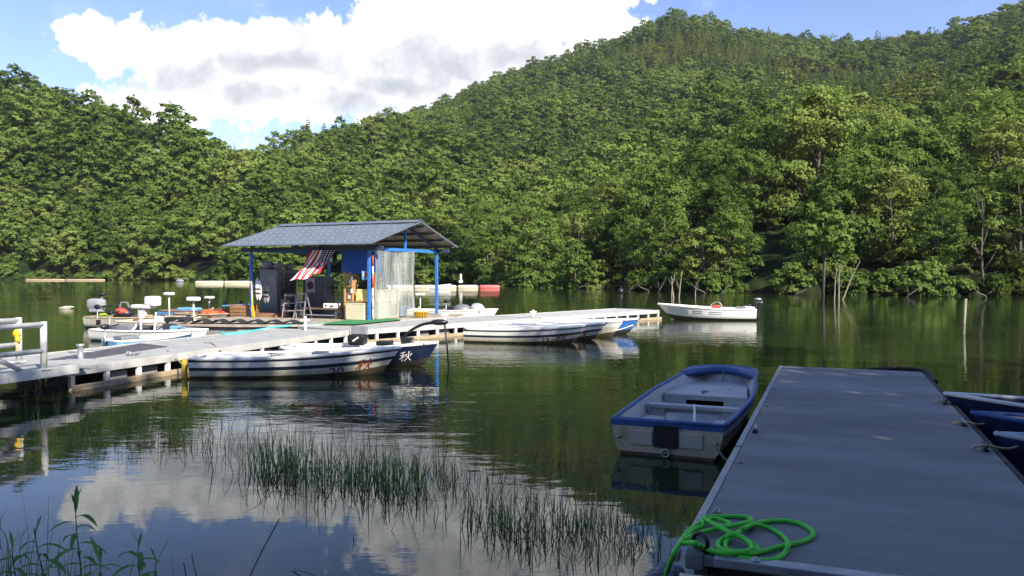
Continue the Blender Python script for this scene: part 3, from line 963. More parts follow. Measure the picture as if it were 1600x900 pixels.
def fflag(s, t):
    # s: left to right, t: downwards; the lower half is blown forwards and to the left
    left = [(-2.36, .0, 2.80), (-2.62, -.10, 2.28), (-2.80, -.62, 1.70)]
    right = [(-1.30, .0, 2.80), (-1.55, -.10, 2.32), (-1.45, -.72, 1.98)]
    def q(P):
        k = t * 2; i = 0 if k < 1 else 1; k -= i
        return Vector(P[i]) * (1 - k) + Vector(P[i + 1]) * k
    a = q(left) * (1 - s) + q(right) * s
    w = .07 * math.sin(s * 15 + t * 4) * (.3 + t) + .04 * math.sin(s * 7 - t * 6)
    return H(a.x, a.y + w - .1, a.z - .05 * math.sin(s * 9 + t * 3) * t)
def build_flag():
    nu, nv = 40, 40
    mb = MB().grid(fflag, nu, nv)
    o = mb.build('flag', mat_flag(), None, fix=False)
    uv = o.data.uv_layers.new(name='UVMap')
    for lp in o.data.loops:
        i, j = divmod(lp.vertex_index, nv + 1)
        uv.data[lp.index].uv = (i / nu, j / nv)
    return tag(o, 'red and white striped flag with starred blue canton hanging under the shelter eave', 'flag')
build_flag()
tag(MB().grid(hang(-1.62, -1.40, 2.75, 2.30, .10, .02, 2, 6, 6), 6, 6).build('rag', [BLACK], None, fix=False, solid=.006), 'small dark cloth hanging between the flag and the blue tarp', 'cloth')

# ------------------------------------------------------------------ furniture and gear under the shelter
def lbox(mb, u, n, z, d, mi=0, bev=.01):
    """box whose base centre is at hut coordinates (u, n), turned with the hut; mb local = world"""
    p = H(u, n, z + d[2] / 2); mb.box(p, d, mi, rz=HA, bev=bev); return mb
def hthing(name, u, n, label, cat, group=None, z=HZ, rz=0.):
    return empty(name, H(u, n, z), HA + rz, label, cat, group)
# tall grey cabinet
e = hthing('cabinet', -5.64, 2.05, 'tall grey metal cabinet with notices at the left end of the shelter', 'cabinet')
MB().box((0, 0, .85), (.82, 1.1, 1.66), bev=.015).build('body', MIDGREY, e)
MB().box((0, 0, 1.70), (.88, 1.16, .05), bev=.01).build('lid', MIDGREY, e)
d_ = MB().box((.418, .03, .84), (.015, .92, 1.5), bev=.006).build('door', DKGREY, e)
MB().box((.432, -.40, .84), (.02, .03, 1.4)).build('handle', GALV, d_)
PAPER = M('old_paper', (.55, .54, .50), .8, 0, .12, 14)
m = MB(); m.box((.17, -.556, 1.28), (.3, .006, .44)); m.build('notice', M('grey_notice', (.30, .30, .30), .7, 0, .4, 30), e)
m = MB()
for k, (y, z, w, h) in enumerate(((-.2, 1.55, .16, .12), (-.2, 1.42, .2, .06), (-.2, 1.28, .2, .07), (-.2, 1.15, .18, .06), (-.18, 1.05, .2, .06), (.12, 1.45, .2, .05), (.14, 1.3, .16, .05), (.14, 1.16, .2, .06))):
    m.box((.428, y, z), (.004, w, h))
m.build('label_sheet', M('faded_labels', (.22, .22, .22), .7, 0, .3, 30), e)
for k, (u, n, s) in enumerate(((-5.85, 1.75, (.24, .2, .17)), (-5.60, 2.0, (.2, .2, .13)), (-5.36, 1.8, (.2, .22, .15)), (-5.38, 2.35, (.18, .2, .12)))):
    m = MB().ball((0, 0, s[2] * .8), s, 12, 0, .16, k); m.ball((s[0] * .5, -.05, s[2] * 1.1), (s[0] * .6, s[1] * .6, s[2] * .6), 10, 0, .2, k + 9)
    o = m.build('bundle', M('grey_cloth_bundle', (.26, .27, .29), .9, 0, .3, 9, .4)); o.location = H(u, n, HZ + 1.73)
    tag(o, ('large pale bundle at the left end of the cabinet top', 'small grey bundle in the middle of the cabinet top', 'rounded grey bundle at the right end of the cabinet top', 'low dark bundle at the rear of the cabinet top')[k], 'bundle')
# dark locker with a poster
e = hthing('locker', -4.25, 2.75, 'dark locker with a framed poster behind the flag', 'locker')
MB().box((0, 0, .74), (.95, .7, 1.44), bev=.012).build('body', DKGREY, e)
MB().box((.30, -.352, .74), (.30, .012, 1.36), bev=.004).build('door', DKGREY, e)
po = MB().box((-.12, -.36, 1.12), (.44, .018, .56), bev=.004).build('poster', PAPER, e)
m = MB().ball((-.12, -.372, 1.12), (.15, .004, .13), 14, 0, .25, 2); m.build('print', M('dark_red_print', (.20, .05, .06), .7, 0, .5, 20), po)
# stacked dark crates beside the ladder
for k, (u, n, z, d) in enumerate(((-4.05, .75, HZ, (.42, .4, .34)), (-4.05, .75, HZ + .345, (.40, .38, .32)), (-3.66, .95, HZ, (.34, .4, .6)), (-4.02, .8, HZ + .67, (.34, .3, .2)))):
    e = hthing('crate', u, n, ('bottom dark crate of the stack beside the step ladder', 'second dark crate in the stack beside the step ladder', 'tall dark crate behind the left step ladder', 'small dark crate on top of the stack by the step ladder')[k], 'crate', 'dark crates under the shelter', z, .1 * k)
    m = MB().box((0, 0, d[2] / 2), (d[0], d[1], d[2] * .96), bev=.02); m.build('body', M('crate_dark', (.05, .052, .058), .6, 0, .4, 9), e)
    m = MB()
    for sx in (-.3, 0, .3): m.box((sx * d[0], -d[1] / 2 - .004, d[2] * .5), (.05, .012, d[2] * .7))
    m.build('rib', MIDGREY, e)
# two folding step ladders
def ladder(u, n, rz, label, mt, h=.62):
    e = hthing('step_ladder', u, n, label, 'step ladder', None, HZ + .0, rz)
    for s in (-1, 1):
        MB().bar((s * .25, -.2, 0), (s * .17, 0, h), .045, .03).build('leg', mt, e)
        MB().bar((s * .25, .22, 0), (s * .17, .02, h), .035, .03).build('leg', mt, e)
    for k in (1, 2): MB().box((0, -.2 + .2 * k / 3 + .02, h * k / 3), (.44 - .05 * k, .10, .03)).build('step', mt, e)
    MB().box((0, .01, h + .012), (.38, .17, .03), bev=.006).build('top_step', mt, e)
ladder(-3.42, .10, .5, 'brownish folding step ladder beside the stacked dark crates', M('dull_pink_metal', (.30, .24, .23), .5, .3, .2, 8), .80)
ladder(-2.92, .15, -.1, 'grey folding step ladder in front of the work bench', GALV, .86)
# work bench with white box
e = hthing('work_bench', -2.35, .55, 'low brown work bench under the flag with a white box on it', 'bench')
MB().box((0, 0, .34), (1.6, .55, .05), bev=.008).build('top', M('brown_board', (.16, .085, .045), .6, 0, .3, 6), e)
for x in (-.7, .7):
    for y in (-.2, .2): MB().box((x, y, .157), (.06, .06, .31)).build('leg', DKGREY, e)
MB().box((0, -.1, .12), (1.3, .4, .03)).build('lower_shelf', GALV, e)
e = hthing('box', -1.86, .42, 'white box with dark marks standing on the work bench', 'box', None, HZ + .368)
MB().box((0, 0, .085), (.52, .3, .165), bev=.012).build('body', WHITEP, e)
m = MB(); m.ball((-.14, -.151, .09), (.04, .003, .035), 10); m.box((.1, -.152, .07), (.14, .004, .05)); m.build('mark', BLACK, e)
# heap under a tarp, black fan, wire basket
o = MB().ball((0, 0, .42), (.55, .4, .62), 16, 0, .12, 5).ball((.28, .1, .6), (.36, .34, .5), 14, 0, .14, 6).build('covered_heap', M('brown_tarp', (.075, .06, .05), .85, 0, .4, 6, .4)); o.location = H(-1.75, 2.6, HZ + .3)
tag(o, 'brown tarp covered heap at the back of the shelter beside the wooden shelf', 'heap')
e = hthing('table', -1.9, 2.6, 'low dark table carrying the tarp covered heap', 'table')
MB().box((0, 0, .27), (1.5, .9, .05)).build('top', DKGREY, e)
for x in (-.65, .65):
    for y in (-.35, .35): MB().box((x, y, .122), (.06, .06, .24)).build('leg', DKGREY, e)
e = hthing('stand_fan', -2.9, 1.9, 'black standing fan silhouetted between the locker and the heap', 'fan')
MB().lathe((0, 0, 0), [(.2, 0), (.2, .03), (.03, .05), (.02, .95)], 14).build('stand', BLACK, e)
m = MB().tube([(.24 * math.cos(t), -.08, 1.05 + .24 * math.sin(t)) for t in np.linspace(0, 2 * PI, 25)[:-1]], .014, 6, closed=True)
for k in range(8):
    t = k * PI / 4; m.tube([(0, -.1, 1.05), (.24 * math.cos(t), -.08, 1.05 + .24 * math.sin(t))], .006, 4)
m.build('guard', BLACK, e); m = MB()
for k in range(4):
    t = k * PI / 2; m.box((.11 * math.cos(t), -.05, 1.05 + .11 * math.sin(t)), (.17, .01, .09), ry=-t + .2)
m.ball((0, -.03, 1.05), (.06, .09, .06), 10); m.build('blade', BLACK, e)
e = hthing('wire_basket', -1.72, .95, 'grey wire mesh basket on the deck between bench and wooden shelf', 'basket')
m = MB()
for i in range(9):
    x = -.36 + .09 * i
    for y in (-.2, .2): m.tube([(x, y, .3), (x, y, .72)], .006, 4)
for z in (.3, .4, .51, .62, .72):
    m.tube([(-.36, -.2, z), (.36, -.2, z), (.36, .2, z), (-.36, .2, z)], .007, 4, closed=True)
m.build('mesh', GALV, e)
for x in (-.34, .34):
    for y in (-.19, .19): MB().tube([(x, y, 0), (x, y, .3)], .012, 6).build('leg', GALV, e)
# wooden shelf unit
e = hthing('wooden_shelf', -.60, .30, 'open wooden shelf unit at the front right of the shelter', 'shelf')
for x in (-.50, .50):
    for y in (-.16, .16): MB().box((x, y, .82), (.06, .05, 1.62), bev=.006).build('upright', WOOD, e)
for z in (.62, 1.15): MB().box((0 if z < 1 else -.33, 0, z), (.93 if z < 1 else .27, .36, .03), bev=.004).build('board', WOOD, e)
MB().box((-.33, 0, 1.52), (.27, .36, .03)).build('board', WOOD, e)
MB().box((-.22, 0, 1.0), (.025, .3, .72)).build('divider', WOOD, e)
e = hthing('cream_box', -.58, .16, 'large cream box on the lowest level of the wooden shelf', 'box')
MB().box((0, 0, .285), (.76, .36, .54), bev=.012).build('body', CREAM, e); MB().box((0, 0, .565), (.78, .38, .03), bev=.006).build('lid', CREAM, e)
for k, (u, z, w, lab) in enumerate(((-.96, .64, .22, 'brown carton on the lower cubby of the wooden shelf'), (-.93, 1.17, .20, 'brown carton with coloured labels in the upper cubby of the wooden shelf'))):
    e = hthing('carton', u, .3, lab, 'carton', None, HZ + z)
    MB().box((0, 0, .14), (w, .26, .28), bev=.008).build('body', M('brown_card', (.20, .12, .07), .8, 0, .35, 9), e)
    MB().box((.02, -.133, .14), (w * .5, .004, .12)).build('label_sheet', PAPER, e)
o = MB().box((0, 0, .21), (.56, .03, .40), bev=.004).build('sign_board', M('pale_yellow_poster', (.70, .56, .22), .7, 0, .35, 9)); o.location = H(-.36, .14, HZ + .64); o.rotation_euler = (-.12, 0, HA)
tag(o, 'pale yellow sign board leaning on the middle board of the wooden shelf', 'sign board')
o = MB().box((0, 0, .16), (.30, .012, .30)).box((.05, -.009, .17), (.14, .006, .14), 1).box((-.08, -.009, .2), (.06, .006, .16), 2).build('small_poster', [SKYB, RED, WHITEP]); o.location = H(-.22, .10, HZ + 1.36); o.rotation_euler = (0, 0, HA)
tag(o, 'small blue poster with a red patch fixed under the blue tarp', 'poster')
for k, (u, z, lab) in enumerate(((-.80, 1.40, 'upper white paper tag on the shelf divider'), (-.80, .98, 'lower white paper tag on the shelf divider'))):
    o = MB().box((0, 0, 0), (.10, .008, .15)).build('paper_tag', WHITEP); o.location = H(u, .13, HZ + z); o.rotation_euler = (0, 0, HA); tag(o, lab, 'paper tag')
# cream chest and lower cupboard behind the curtain
e = hthing('cupboard', -.33, 1.2, 'cream lower cupboard with a grille behind the plastic curtain', 'cupboard')
MB().box((0, 0, .285), (.6, 1.35, .56), bev=.012).build('body', CREAM, e)
m = MB()
for k in range(9): m.box((.305, .36, .12 + k * .045), (.012, .40, .018))
m.build('grille', MIDGREY, e)
e = hthing('chest', -.33, 1.2, 'cream chest standing on the cupboard behind the plastic curtain', 'chest', None, HZ + .568)
MB().box((0, 0, .2), (.62, 1.45, .39), bev=.02).build('body', CREAM, e); MB().box((0, 0, .42), (.64, 1.48, .04), bev=.012).build('lid', CREAM, e)
for k in (-.3, .35): MB().box((.316, k, .3), (.012, .10, .03)).build('latch', GALV, e)
e = hthing('tub', -.25, 2.35, 'pale blue plastic tub behind the lower edge of the plastic curtain', 'tub')
MB().lathe((0, 0, 0), [(.16, 0), (.22, .36), (.235, .37), (.22, .38)], 18).build('body', SKYB, e)
MB().tube([(.2 * math.cos(t), 0, .36 + .16 * math.sin(t)) for t in np.linspace(0, PI, 12)], .01, 6).build('handle', GALV, e)
# striped pole
o = MB()
for k in range(6): o.tube([(0, 0, .02 + k * .36), (0, 0, .02 + (k + 1) * .36)], .028, 10, k % 2 if k > 2 else 0)
o = o.build('striped_pole', [WHITEP, RED]); o.location = H(.16, -.02, HZ); tag(o, 'thin white pole with red bands standing beside the front right shelter post', 'pole')
# yellow basket
e = hthing('basket', .62, 2.3, 'yellow plastic basket on the deck beside the back right shelter post', 'basket')
m = MB().lathe((0, 0, 0), [(.20, 0), (.26, .2), (.28, .2), (.27, .22), (.24, .21), (.18, .02)], 18); m.build('bowl', YELLOW, e)
m = MB()
for k in range(18):
    t = k * PI / 9; m.box((.243 * math.cos(t), .243 * math.sin(t), .11), (.012, .03, .14), rz=t)
m.build('rib', M('dark_yellow', (.45, .25, .015), .5), e)
o = MB().lathe((0, 0, 0), [(.06, 0), (.06, .22), (.035, .26), (.035, .34)], 12).build('bottle', CREAM); o.location = H(.52, 2.34, HZ + .04); tag(o, 'pale bottle standing in the yellow basket', 'bottle')
# planks, oar and hanging jackets by the left post
for k, (u, n, z, L, w, h, rz, lab) in enumerate(((-4.75, .25, 0, 1.25, .22, .14, .06, 'thick brown plank on the deck right of the left shelter post'), (-4.4, .55, 0, 1.1, .2, .12, -.1, 'brown plank lying behind the thick plank by the left post'), (-5.75, .35, 0, .9, .5, .42, .2, 'brown wooden crate on the deck left of the left shelter post'))):
    o = MB().box((0, 0, h / 2), (L, w, h), bev=.01)
    if k == 2:
        for zz in (.09, .21, .33): o.box((0, -w / 2 - .012, zz), (L * .98, .02, .09))
    o = o.build(('plank', 'plank', 'wooden_crate')[k], M('brown_plank', (.26, .14, .06), .8, 0, .3, 5, .3, stretch=(.6, 4, 4))); o.location = H(u, n, HZ + z); o.rotation_euler = (0, 0, HA + rz); tag(o, lab, ('plank', 'plank', 'crate')[k])
e = empty('oar', H(-5.0, -.12, HZ), HA, 'yellow oar leaning against the left shelter post', 'oar')
MB().tube([(.18, -.12, .0), (.02, -.02, 1.3)], .024, 8).build('shaft', YELLOW, e); MB().box((.17, -.11, .22), (.13, .025, .42), ry=-.12, bev=.008).build('blade', YELLOW, e)
for k, (u, z, c, lab) in enumerate(((-4.86, 1.02, WHITEP, 'white life jacket hanging beside the left shelter post'), (-4.72, .90, M('grey_vest', (.35, .33, .32), .9, 0, .4, 8, .4), 'grey life jacket hanging next to the white one'))):
    m = MB().ball((-.05, 0, .2), (.10, .07, .40), 12, 0, .08, k).ball((.05, 0, .16), (.10, .07, .36), 12, 0, .08, k + 3)
    o = m.build('life_jacket', c); o.location = H(u, .1 + .25 * k, HZ + z - .2); o.rotation_euler = (0, 0, HA); tag(o, lab, 'life jacket')
    MB().box((0, -.075, .2), (.36, .014, .04)).build('strap', BLACK, o); MB().box((0, -.075, .05), (.36, .014, .04)).build('strap', BLACK, o)
# blue trestle table left of the shelter
e = empty('trestle', H(-6.2, .6, HZ), HA, 'light blue trestle board left of the left shelter post', 'trestle')
MB().box((0, 0, .40), (1.3, .5, .05), ry=-.06, bev=.01).build('board', SKYB, e)
for x in (-.5, .5): MB().bar((x - .15, 0, 0), (x + .05, 0, .37), .05, .05).build('leg', TAN, e)
# black corrugated sheet on the deck edge
def fcorr(s, t):
    x = -10.5 + 4.0 * s; y = 25.05 - .30 * s + .55 * t
    return (x, y, HZ + .085 + .055 * math.sin(s * 7 * 2 * PI) * (1 - .25 * s) - .02 * s)
tag(MB().grid(fcorr, 90, 3).build('corrugated_sheet', RUBBER, None, fix=False, solid=.03), 'black corrugated sheet lying on the deck edge behind the moored boats', 'sheet')
# ================================================================== boats
def smooth01(x): x = max(0, min(1, x)); return x * x * (3 - 2 * x)
class Hull:
    """open boat; local x runs from the stern (0) to the bow (L), the water line is z = 0"""
    HS = [1, .955, .90, .80, .69, .56, .44, .345, .16, .06, 0]
    WP = [1, .995, .985, .97, .95, .93, .90, .85, .76, .42, 0]
    def __init__(s, L, B, free, bow=.14, stern=.02, draft=.12, rake=.35, blunt=False, sternw=.84, tm=.45, inner=.06):
        s.L, s.B, s.free, s.bow, s.stern, s.draft, s.rake, s.blunt, s.sternw, s.tm, s.floor = L, B, free, bow, stern, draft, rake, blunt, sternw, tm, inner
        n = 26
        s.ts = [1 - (1 - i / n) ** (2.2 if blunt else 1.5) for i in range(n + 1)]
    def half(s, t):
        if s.blunt:
            base = s.sternw + (1 - s.sternw) * math.sin(PI / 2 * min(1, t / .5))
            base *= 1 - .20 * smooth01((t - .5) / .45)
            if t > .90:
                q = (t - .90) / .10
                base *= max(.0, 1 - q ** 3.4) ** .50
            return s.B / 2 * max(base, .012)
        if t < s.tm: return s.B / 2 * (s.sternw + (1 - s.sternw) * math.sin(PI / 2 * t / s.tm))
        q = (t - s.tm) / (1 - s.tm)
        return s.B / 2 * max(.014, (1 - q ** 2.2) ** .95)
    def sheer(s, t): return s.free + s.stern * (1 - t) ** 2 + s.bow * t ** 2.4
    def keel(s, t): return -s.draft + (s.draft + .5 * s.free) * max(0, (t - .55) / .45) ** 3.2 * (.9 if s.blunt else .5)
    def wp(s, h): return float(np.interp(h, s.HS[::-1], s.WP[::-1]))
    def P(s, t, h, side, off=0.):
        w = s.half(t) * s.wp(h) * (1 - (1 - h) * .5 * t ** 3) + off
        k = s.keel(t); z = k + (s.sheer(t) - k) * h
        return Vector((t * (s.L - s.rake) + s.rake * h * t ** 5, side * w, z))
    def inner(s, t, h, side, off=.045):
        p = s.P(t, h, side)
        w = max(.004, abs(p.y) - off)
        return Vector((p.x, side * w, max(p.z, s.floor)))
def text_mesh(txt, size):
    cu = bpy.data.curves.new('glyph', 'FONT'); cu.body = txt; cu.size = size; cu.align_x = 'CENTER'
    cu.resolution_u = 3
    o = bpy.data.objects.new('glyph', cu); col.objects.link(o)
    bpy.context.view_layer.update()
    me = bpy.data.meshes.new_from_object(o.evaluated_get(bpy.context.evaluated_depsgraph_get()))
    v = [tuple(q.co) for q in me.vertices]; f = [tuple(p.vertices) for p in me.polygons]
    bpy.data.objects.remove(o); bpy.data.curves.remove(cu); bpy.data.meshes.remove(me)
    return v, f
HULLW = M('cream_hull', (.60, .56, .44), .42, 0, .1, 3, .05, dirt=.55, dirtc=(.30, .25, .16))
HULLWHITE = M('white_hull', (.78, .77, .72), .35, 0, .05, 3, 0, dirt=.25, dirtc=(.5, .46, .36))
NAVY = M('navy_paint', (.006, .011, .040), .4, 0, .2, 5, dirt=.2, dirtc=(.05, .06, .08))
STRIPE = M('dark_navy_stripe', (.018, .028, .05), .45, 0, .2, 5)
SCUM = M('algae_waterline', (.085, .075, .04), .8, 0, .5, 7, .3)
SCUMD = M('dark_waterline', (.022, .022, .018), .8, 0, .5, 7, .3)
INGREY = M('pale_grey_interior', (.47, .47, .45), .6, 0, .12, 4, .1, dirt=.5, dirtc=(.25, .24, .21))
HULLBLUE = M('bright_blue_hull', (.03, .14, .46), .4, 0, .15, 4, dirt=.2)
BLUERIM = M('worn_blue_rim', (.032, .10, .30), .45, 0, .25, 6, .1, dirt=.35, dirtc=(.09, .13, .2))

def build_hull(h, e, outer, inside, rim, rows, rim_r=.034, foredeck=None, thwarts=(), waterrow=True, thm=None):
    """outer: list of materials, rows: material index per band of Hull.HS"""
    mb = MB(); n = len(h.ts); k = len(h.HS)
    for side in (-1, 1):
        base = len(mb.v)
        mb.v += [tuple(h.P(t, hh, side)) for t in h.ts for hh in h.HS]
        for i in range(n - 1):
            for j in range(k - 1):
                a = base + i * k + j
                mb.f.append((a, a + 1, a + k + 1, a + k) if side < 0 else (a, a + k, a + k + 1, a + 1)); mb.m.append(rows[j]); mb.sm.append(True)
    # transom
    tr = [tuple(h.P(0, hh, 1)) for hh in h.HS] + [tuple(h.P(0, hh, -1)) for hh in h.HS[::-1][1:]]
    for j in range(k - 1):
        a, b, c, d = h.P(0, h.HS[j], -1), h.P(0, h.HS[j], 1), h.P(0, h.HS[j + 1], 1), h.P(0, h.HS[j + 1], -1)
        mb.add([a, b, c, d], [(0, 1, 2, 3)], rows[j])
    body = mb.build('hull', outer, e, fix=False)
    mb = MB(); hs = [1, .75, .5, .3, .0]
    ti = [t for t in h.ts if .012 <= t <= .975]
    ti = [.012] + ti
    for side in (-1, 1):
        base = len(mb.v)
        mb.v += [tuple(h.inner(t, hh, side)) for t in ti for hh in hs]
        for i in range(len(ti) - 1):
            for j in range(len(hs) - 1):
                a = base + i * len(hs) + j; w = len(hs)
                mb.f.append((a, a + w, a + w + 1, a + 1) if side < 0 else (a, a + 1, a + w + 1, a + w)); mb.m.append(0); mb.sm.append(True)
    for t in (ti[0], ti[-1]):
        mb.add([h.inner(t, 1, -1), h.inner(t, 1, 1), h.inner(t, .5, 1), h.inner(t, 0, 1), h.inner(t, 0, -1), h.inner(t, .5, -1)], [(0, 1, 2, 3, 4, 5)])
    mb.build('interior', inside, e, fix=False)
    path = [h.P(t, 1, -1, -.02) for t in h.ts[:-1]] + [h.P(1, 1, -1)] + [h.P(t, 1, 1, -.02) for t in h.ts[:-1][::-1]]
    path[0].x += .03; path[-1].x += .03
    for p in path: p.z += rim_r * .35
    # flattened rim
    mr = MB().tube(path, rim_r, 8, closed=True)
    mr.build('gunwale', rim, e)
    if foredeck:
        t0, mat = foredeck
        ts = [t for t in h.ts if t >= t0 and t < .985] + [.985]
        vs = []
        for t in ts:
            for sd in (-1, -.5, 0, .5, 1):
                p = h.P(t, 1, 1 if sd > 0 else -1); vs.append((p.x, sd * (abs(p.y) - .01), p.z - .012 + .03 * (1 - sd * sd)))
        fs = [(i * 5 + j, (i + 1) * 5 + j, (i + 1) * 5 + j + 1, i * 5 + j + 1) for i in range(len(ts) - 1) for j in range(4)]
        MB().add(vs, fs, 0, True).build('foredeck', mat, e, fix=False, solid=.012)
    for (t, w, zz) in thwarts:
        p = h.inner(t, .7, 1); z = h.sheer(t) * zz
        MB().box((p.x, 0, z), (w, abs(h.inner(t, .62, 1).y) * 2 - .004, .045), bev=.008).build('thwart', thm or inside, e)
    return body

def decal(h, e, name, txt, t0, hz, size, side, mat, off=.006, sx=1.):
    """lettering that follows the skin of the hull; reads left to right from outside"""
    v, f = text_mesh(txt, size)
    d = 1 if side < 0 else -1
    out = []
    for (u, w, _) in v:
        t = t0 + d * u * sx / (h.L - h.rake)
        k = h.keel(t); hh = hz + (w - size * .36) / (h.sheer(t) - k)
        out.append(tuple(h.P(t, hh, side, off)))
    m = MB(); m.v = out; m.f = f; m.m = [0] * len(f); m.sm = [False] * len(f)
    return m.build(name, mat, e, fix=False)

def place(name, stern, bow, label, cat='boat', group=None):
    s, b = Vector((*stern, 0)), Vector((*bow, 0))
    return empty(name, s, math.atan2(b.y - s.y, b.x - s.x), label, cat, group), (b - s).length

def trolling_motor(e, x, y, zc, tilt=0., shaft=1.1, name='trolling_motor', mat=None):
    """electric motor on the rim: head, shaft, clamp and a lower unit"""
    r = MB().tube([(x, y, zc - shaft + .35), (x, y, zc)], .018, 8).build(name, GALV if mat is None else mat, e)
    MB().ball((x, y, zc + .05), (.13, .07, .075), 12).build('motor_head', BLACK, r)
    MB().tube([(x + .08, y, zc + .05), (x + .38, y + .02, zc + .10)], .018, 7).build('tiller', BLACK, r)
    MB().box((x + .03, y, zc - .42), (.09, .1, .16), bev=.01).build('clamp', BLACK, r)
    return r
def outboard(e, x, z, mat, s=1., trim=None):
    r = MB().box((x, 0, z + .30 * s), (.42 * s, .27 * s, .26 * s), bev=.09 * s).box((x + .02, 0, z + .15 * s), (.3 * s, .22 * s, .1 * s), bev=.03).build('outboard_motor', mat, e)
    MB().box((x - .02, 0, z - .14), (.14 * s, .09 * s, .5), bev=.03).build('motor_leg', BLACK if trim is None else trim, r)
    MB().box((x + .13 * s, 0, z + .02), (.12, .2, .18), bev=.02).build('clamp', BLACK, r)
    MB().tube([(x + .18 * s, 0, z + .22 * s), (x + .6 * s, .05, z + .28 * s)], .022, 7).build('tiller', BLACK, r)
    return r
def pedestal(e, x, y, z0, z1, top=(.31, .26, .10), mat=None):
    r = MB().tube([(x, y, z0), (x, y, z1)], .026, 8).build('pedestal', WHITEP, e)
    MB().box((x, y, z1 + top[2] / 2), top, bev=.04).build('seat', mat or WHITEP, r)
    return r
ROWS_RENT = [1, 1, 0, 0, 2, 3, 3, 4, 4, 4]
def kanji_mark(h, e, t, hz, size, side, red):
    if red:
        decal(h, e, 'lettering', '秋', t, hz, size * 1.0, side, BLACK, .004, 1.12)
        decal(h, e, 'lettering', '秋', t, hz, size * .94, side, M('faded_red_lettering', (.30, .06, .03), .6, 0, .3, 8), .009, 1.06)
    else:
        decal(h, e, 'lettering', '秋', t, hz, size, side, WHITEP, .006)

# ---- boat number 20
e, L = place('rental_boat', (-6.22, 15.75), (-2.25, 16.02), 'white rental rowing boat numbered 20 moored along the near walkway', 'boat', 'white rental boats with navy stripes')
h = Hull(L, 1.22, .36, .16, .01)
build_hull(h, e, [HULLWHITE, STRIPE, STRIPE, HULLW, SCUM], INGREY, HULLWHITE, ROWS_RENT, .036, (.80, HULLWHITE), ((.22, .24, .8), (.45, .22, .8), (.64, .22, .8)))
decal(h, e, 'lettering', '20', .755, .40, .23, -1, BLACK, sx=1.15)
kanji_mark(h, e, .885, .50, .27, -1, True)
MB().box((L * .52, .1, .34), (.9, .05, .04), rz=.05).build('oar', TAN, e)
MB().box((L * .60, .12, .43), (.30, .34, .05), bev=.02).build('seat_pad', MIDGREY, e)
MB().box((.55, 0, .37), (.55, .7, .09), bev=.03).build('stern_locker', HULLWHITE, e)
m = MB().tube([(L * .40, -.58, .40), (L * .40, -.62, .50)], .012, 6).tube([(L * .40 - .06, -.62, .50), (L * .40 + .06, -.62, .50)], .012, 6); m.build('rowlock', GALV, e)
# ---- navy boat with white character
e, L = place('rental_boat', (-5.0, 17.75), (-1.62, 17.45), 'dark navy boat with a white character on its bow behind boat 20', 'boat')
h = Hull(L, 1.15, .36, .14, .02, rake=.28)
build_hull(h, e, [NAVY, NAVY, NAVY, NAVY, SCUMD], INGREY, HULLWHITE, [0] * 7 + [4] * 3, .036, (.74, HULLWHITE), ((.3, .24, .8),))
kanji_mark(h, e, .855, .56, .24, -1, False)
sx = MB().box((L * .47, .05, .56), (.36, .36, .24), bev=.05).build('seat', BLACK, e)
MB().box((L * .47, .17, .74), (.36, .10, .22), bev=.03, rx=-.2).build('seat_back', MIDGREY, sx)
MB().box((L * .47, -.137, .58), (.16, .006, .035), ry=-.6).build('trim_patch', WHITEP, sx)
r = MB().box((L * .80, 0, .55), (.26, .2, .14), bev=.03).build('motor_mount', BLACK, e)
MB().tube(spline([(L * .76, -.02, .58), (L * .84, -.06, .80), (L * .93, -.14, .93), (L * 1.05, -.2, .97)], 6), .032, 8).build('arm', BLACK, r)
MB().ball((L * 1.02, -.2, .965), (.20, .08, .065), 14).build('motor_head', BLACK, r)
MB().tube([(L * 1.055, -.2, .93), (L * 1.07, -.2, .45), (L * 1.085, -.2, -.25)], .020, 8).build('shaft', BLACK, r)
MB().tube(spline([(L * .83, -.15, .50), (L * .87, -.2, .62), (L * .90, -.16, .52), (L * .93, -.2, .50)], 5), .012, 6).build('cord', ROPE, r)
MB().box((L * .66, -.1, .50), (.34, .27, .10), bev=.03).build('gear_box', BLACK, e)

# ---- row of four bows beyond
hd = Vector((.963, -.268, 0))
def row_boat(bow, L, label, hullmats, rim, rows, txt, side=-1, group='white rental boats with navy stripes'):
    b = Vector((*bow, 0)); s = b - hd * L
    e, LL = place('rental_boat', (s.x, s.y), (b.x, b.y), label, 'boat', group)
    h = Hull(LL, 1.12, .36, .14, .02)
    build_hull(h, e, hullmats, INGREY, rim, rows, .04, (.72, HULLWHITE), ((.22, .24, .85), (.45, .24, .85)))
    MB().box((LL * .33, 0, .37), (1.0, .75, .09), bev=.03).build('cover_board', HULLWHITE, e)
    return e, h
RENT = [HULLWHITE, STRIPE, STRIPE, HULLW, SCUM]
e, h = row_boat((2.12, 22.75), 3.55, 'white rental boat numbered 23, nearest of the four bows by the walkway', RENT, HULLWHITE, ROWS_RENT, '23')
decal(h, e, 'lettering', '23', .745, .42, .20, -1, BLACK, sx=1.1); kanji_mark(h, e, .87, .49, .25, -1, True)
e, h = row_boat((2.82, 23.95), 3.5, 'white striped rental boat moored directly behind boat number 23', RENT, HULLWHITE, ROWS_RENT, '24')
kanji_mark(h, e, .87, .49, .25, -1, True)
e, h = row_boat((3.50, 25.1), 3.5, 'plain cream rental boat between the striped boats and the blue bow', [HULLWHITE, HULLWHITE, HULLW, HULLW, SCUM], HULLWHITE, ROWS_RENT, None)
decal(h, e, 'lettering', '秋', .86, .49, .24, -1, M('pale_tan_lettering', (.40, .30, .16), .6))
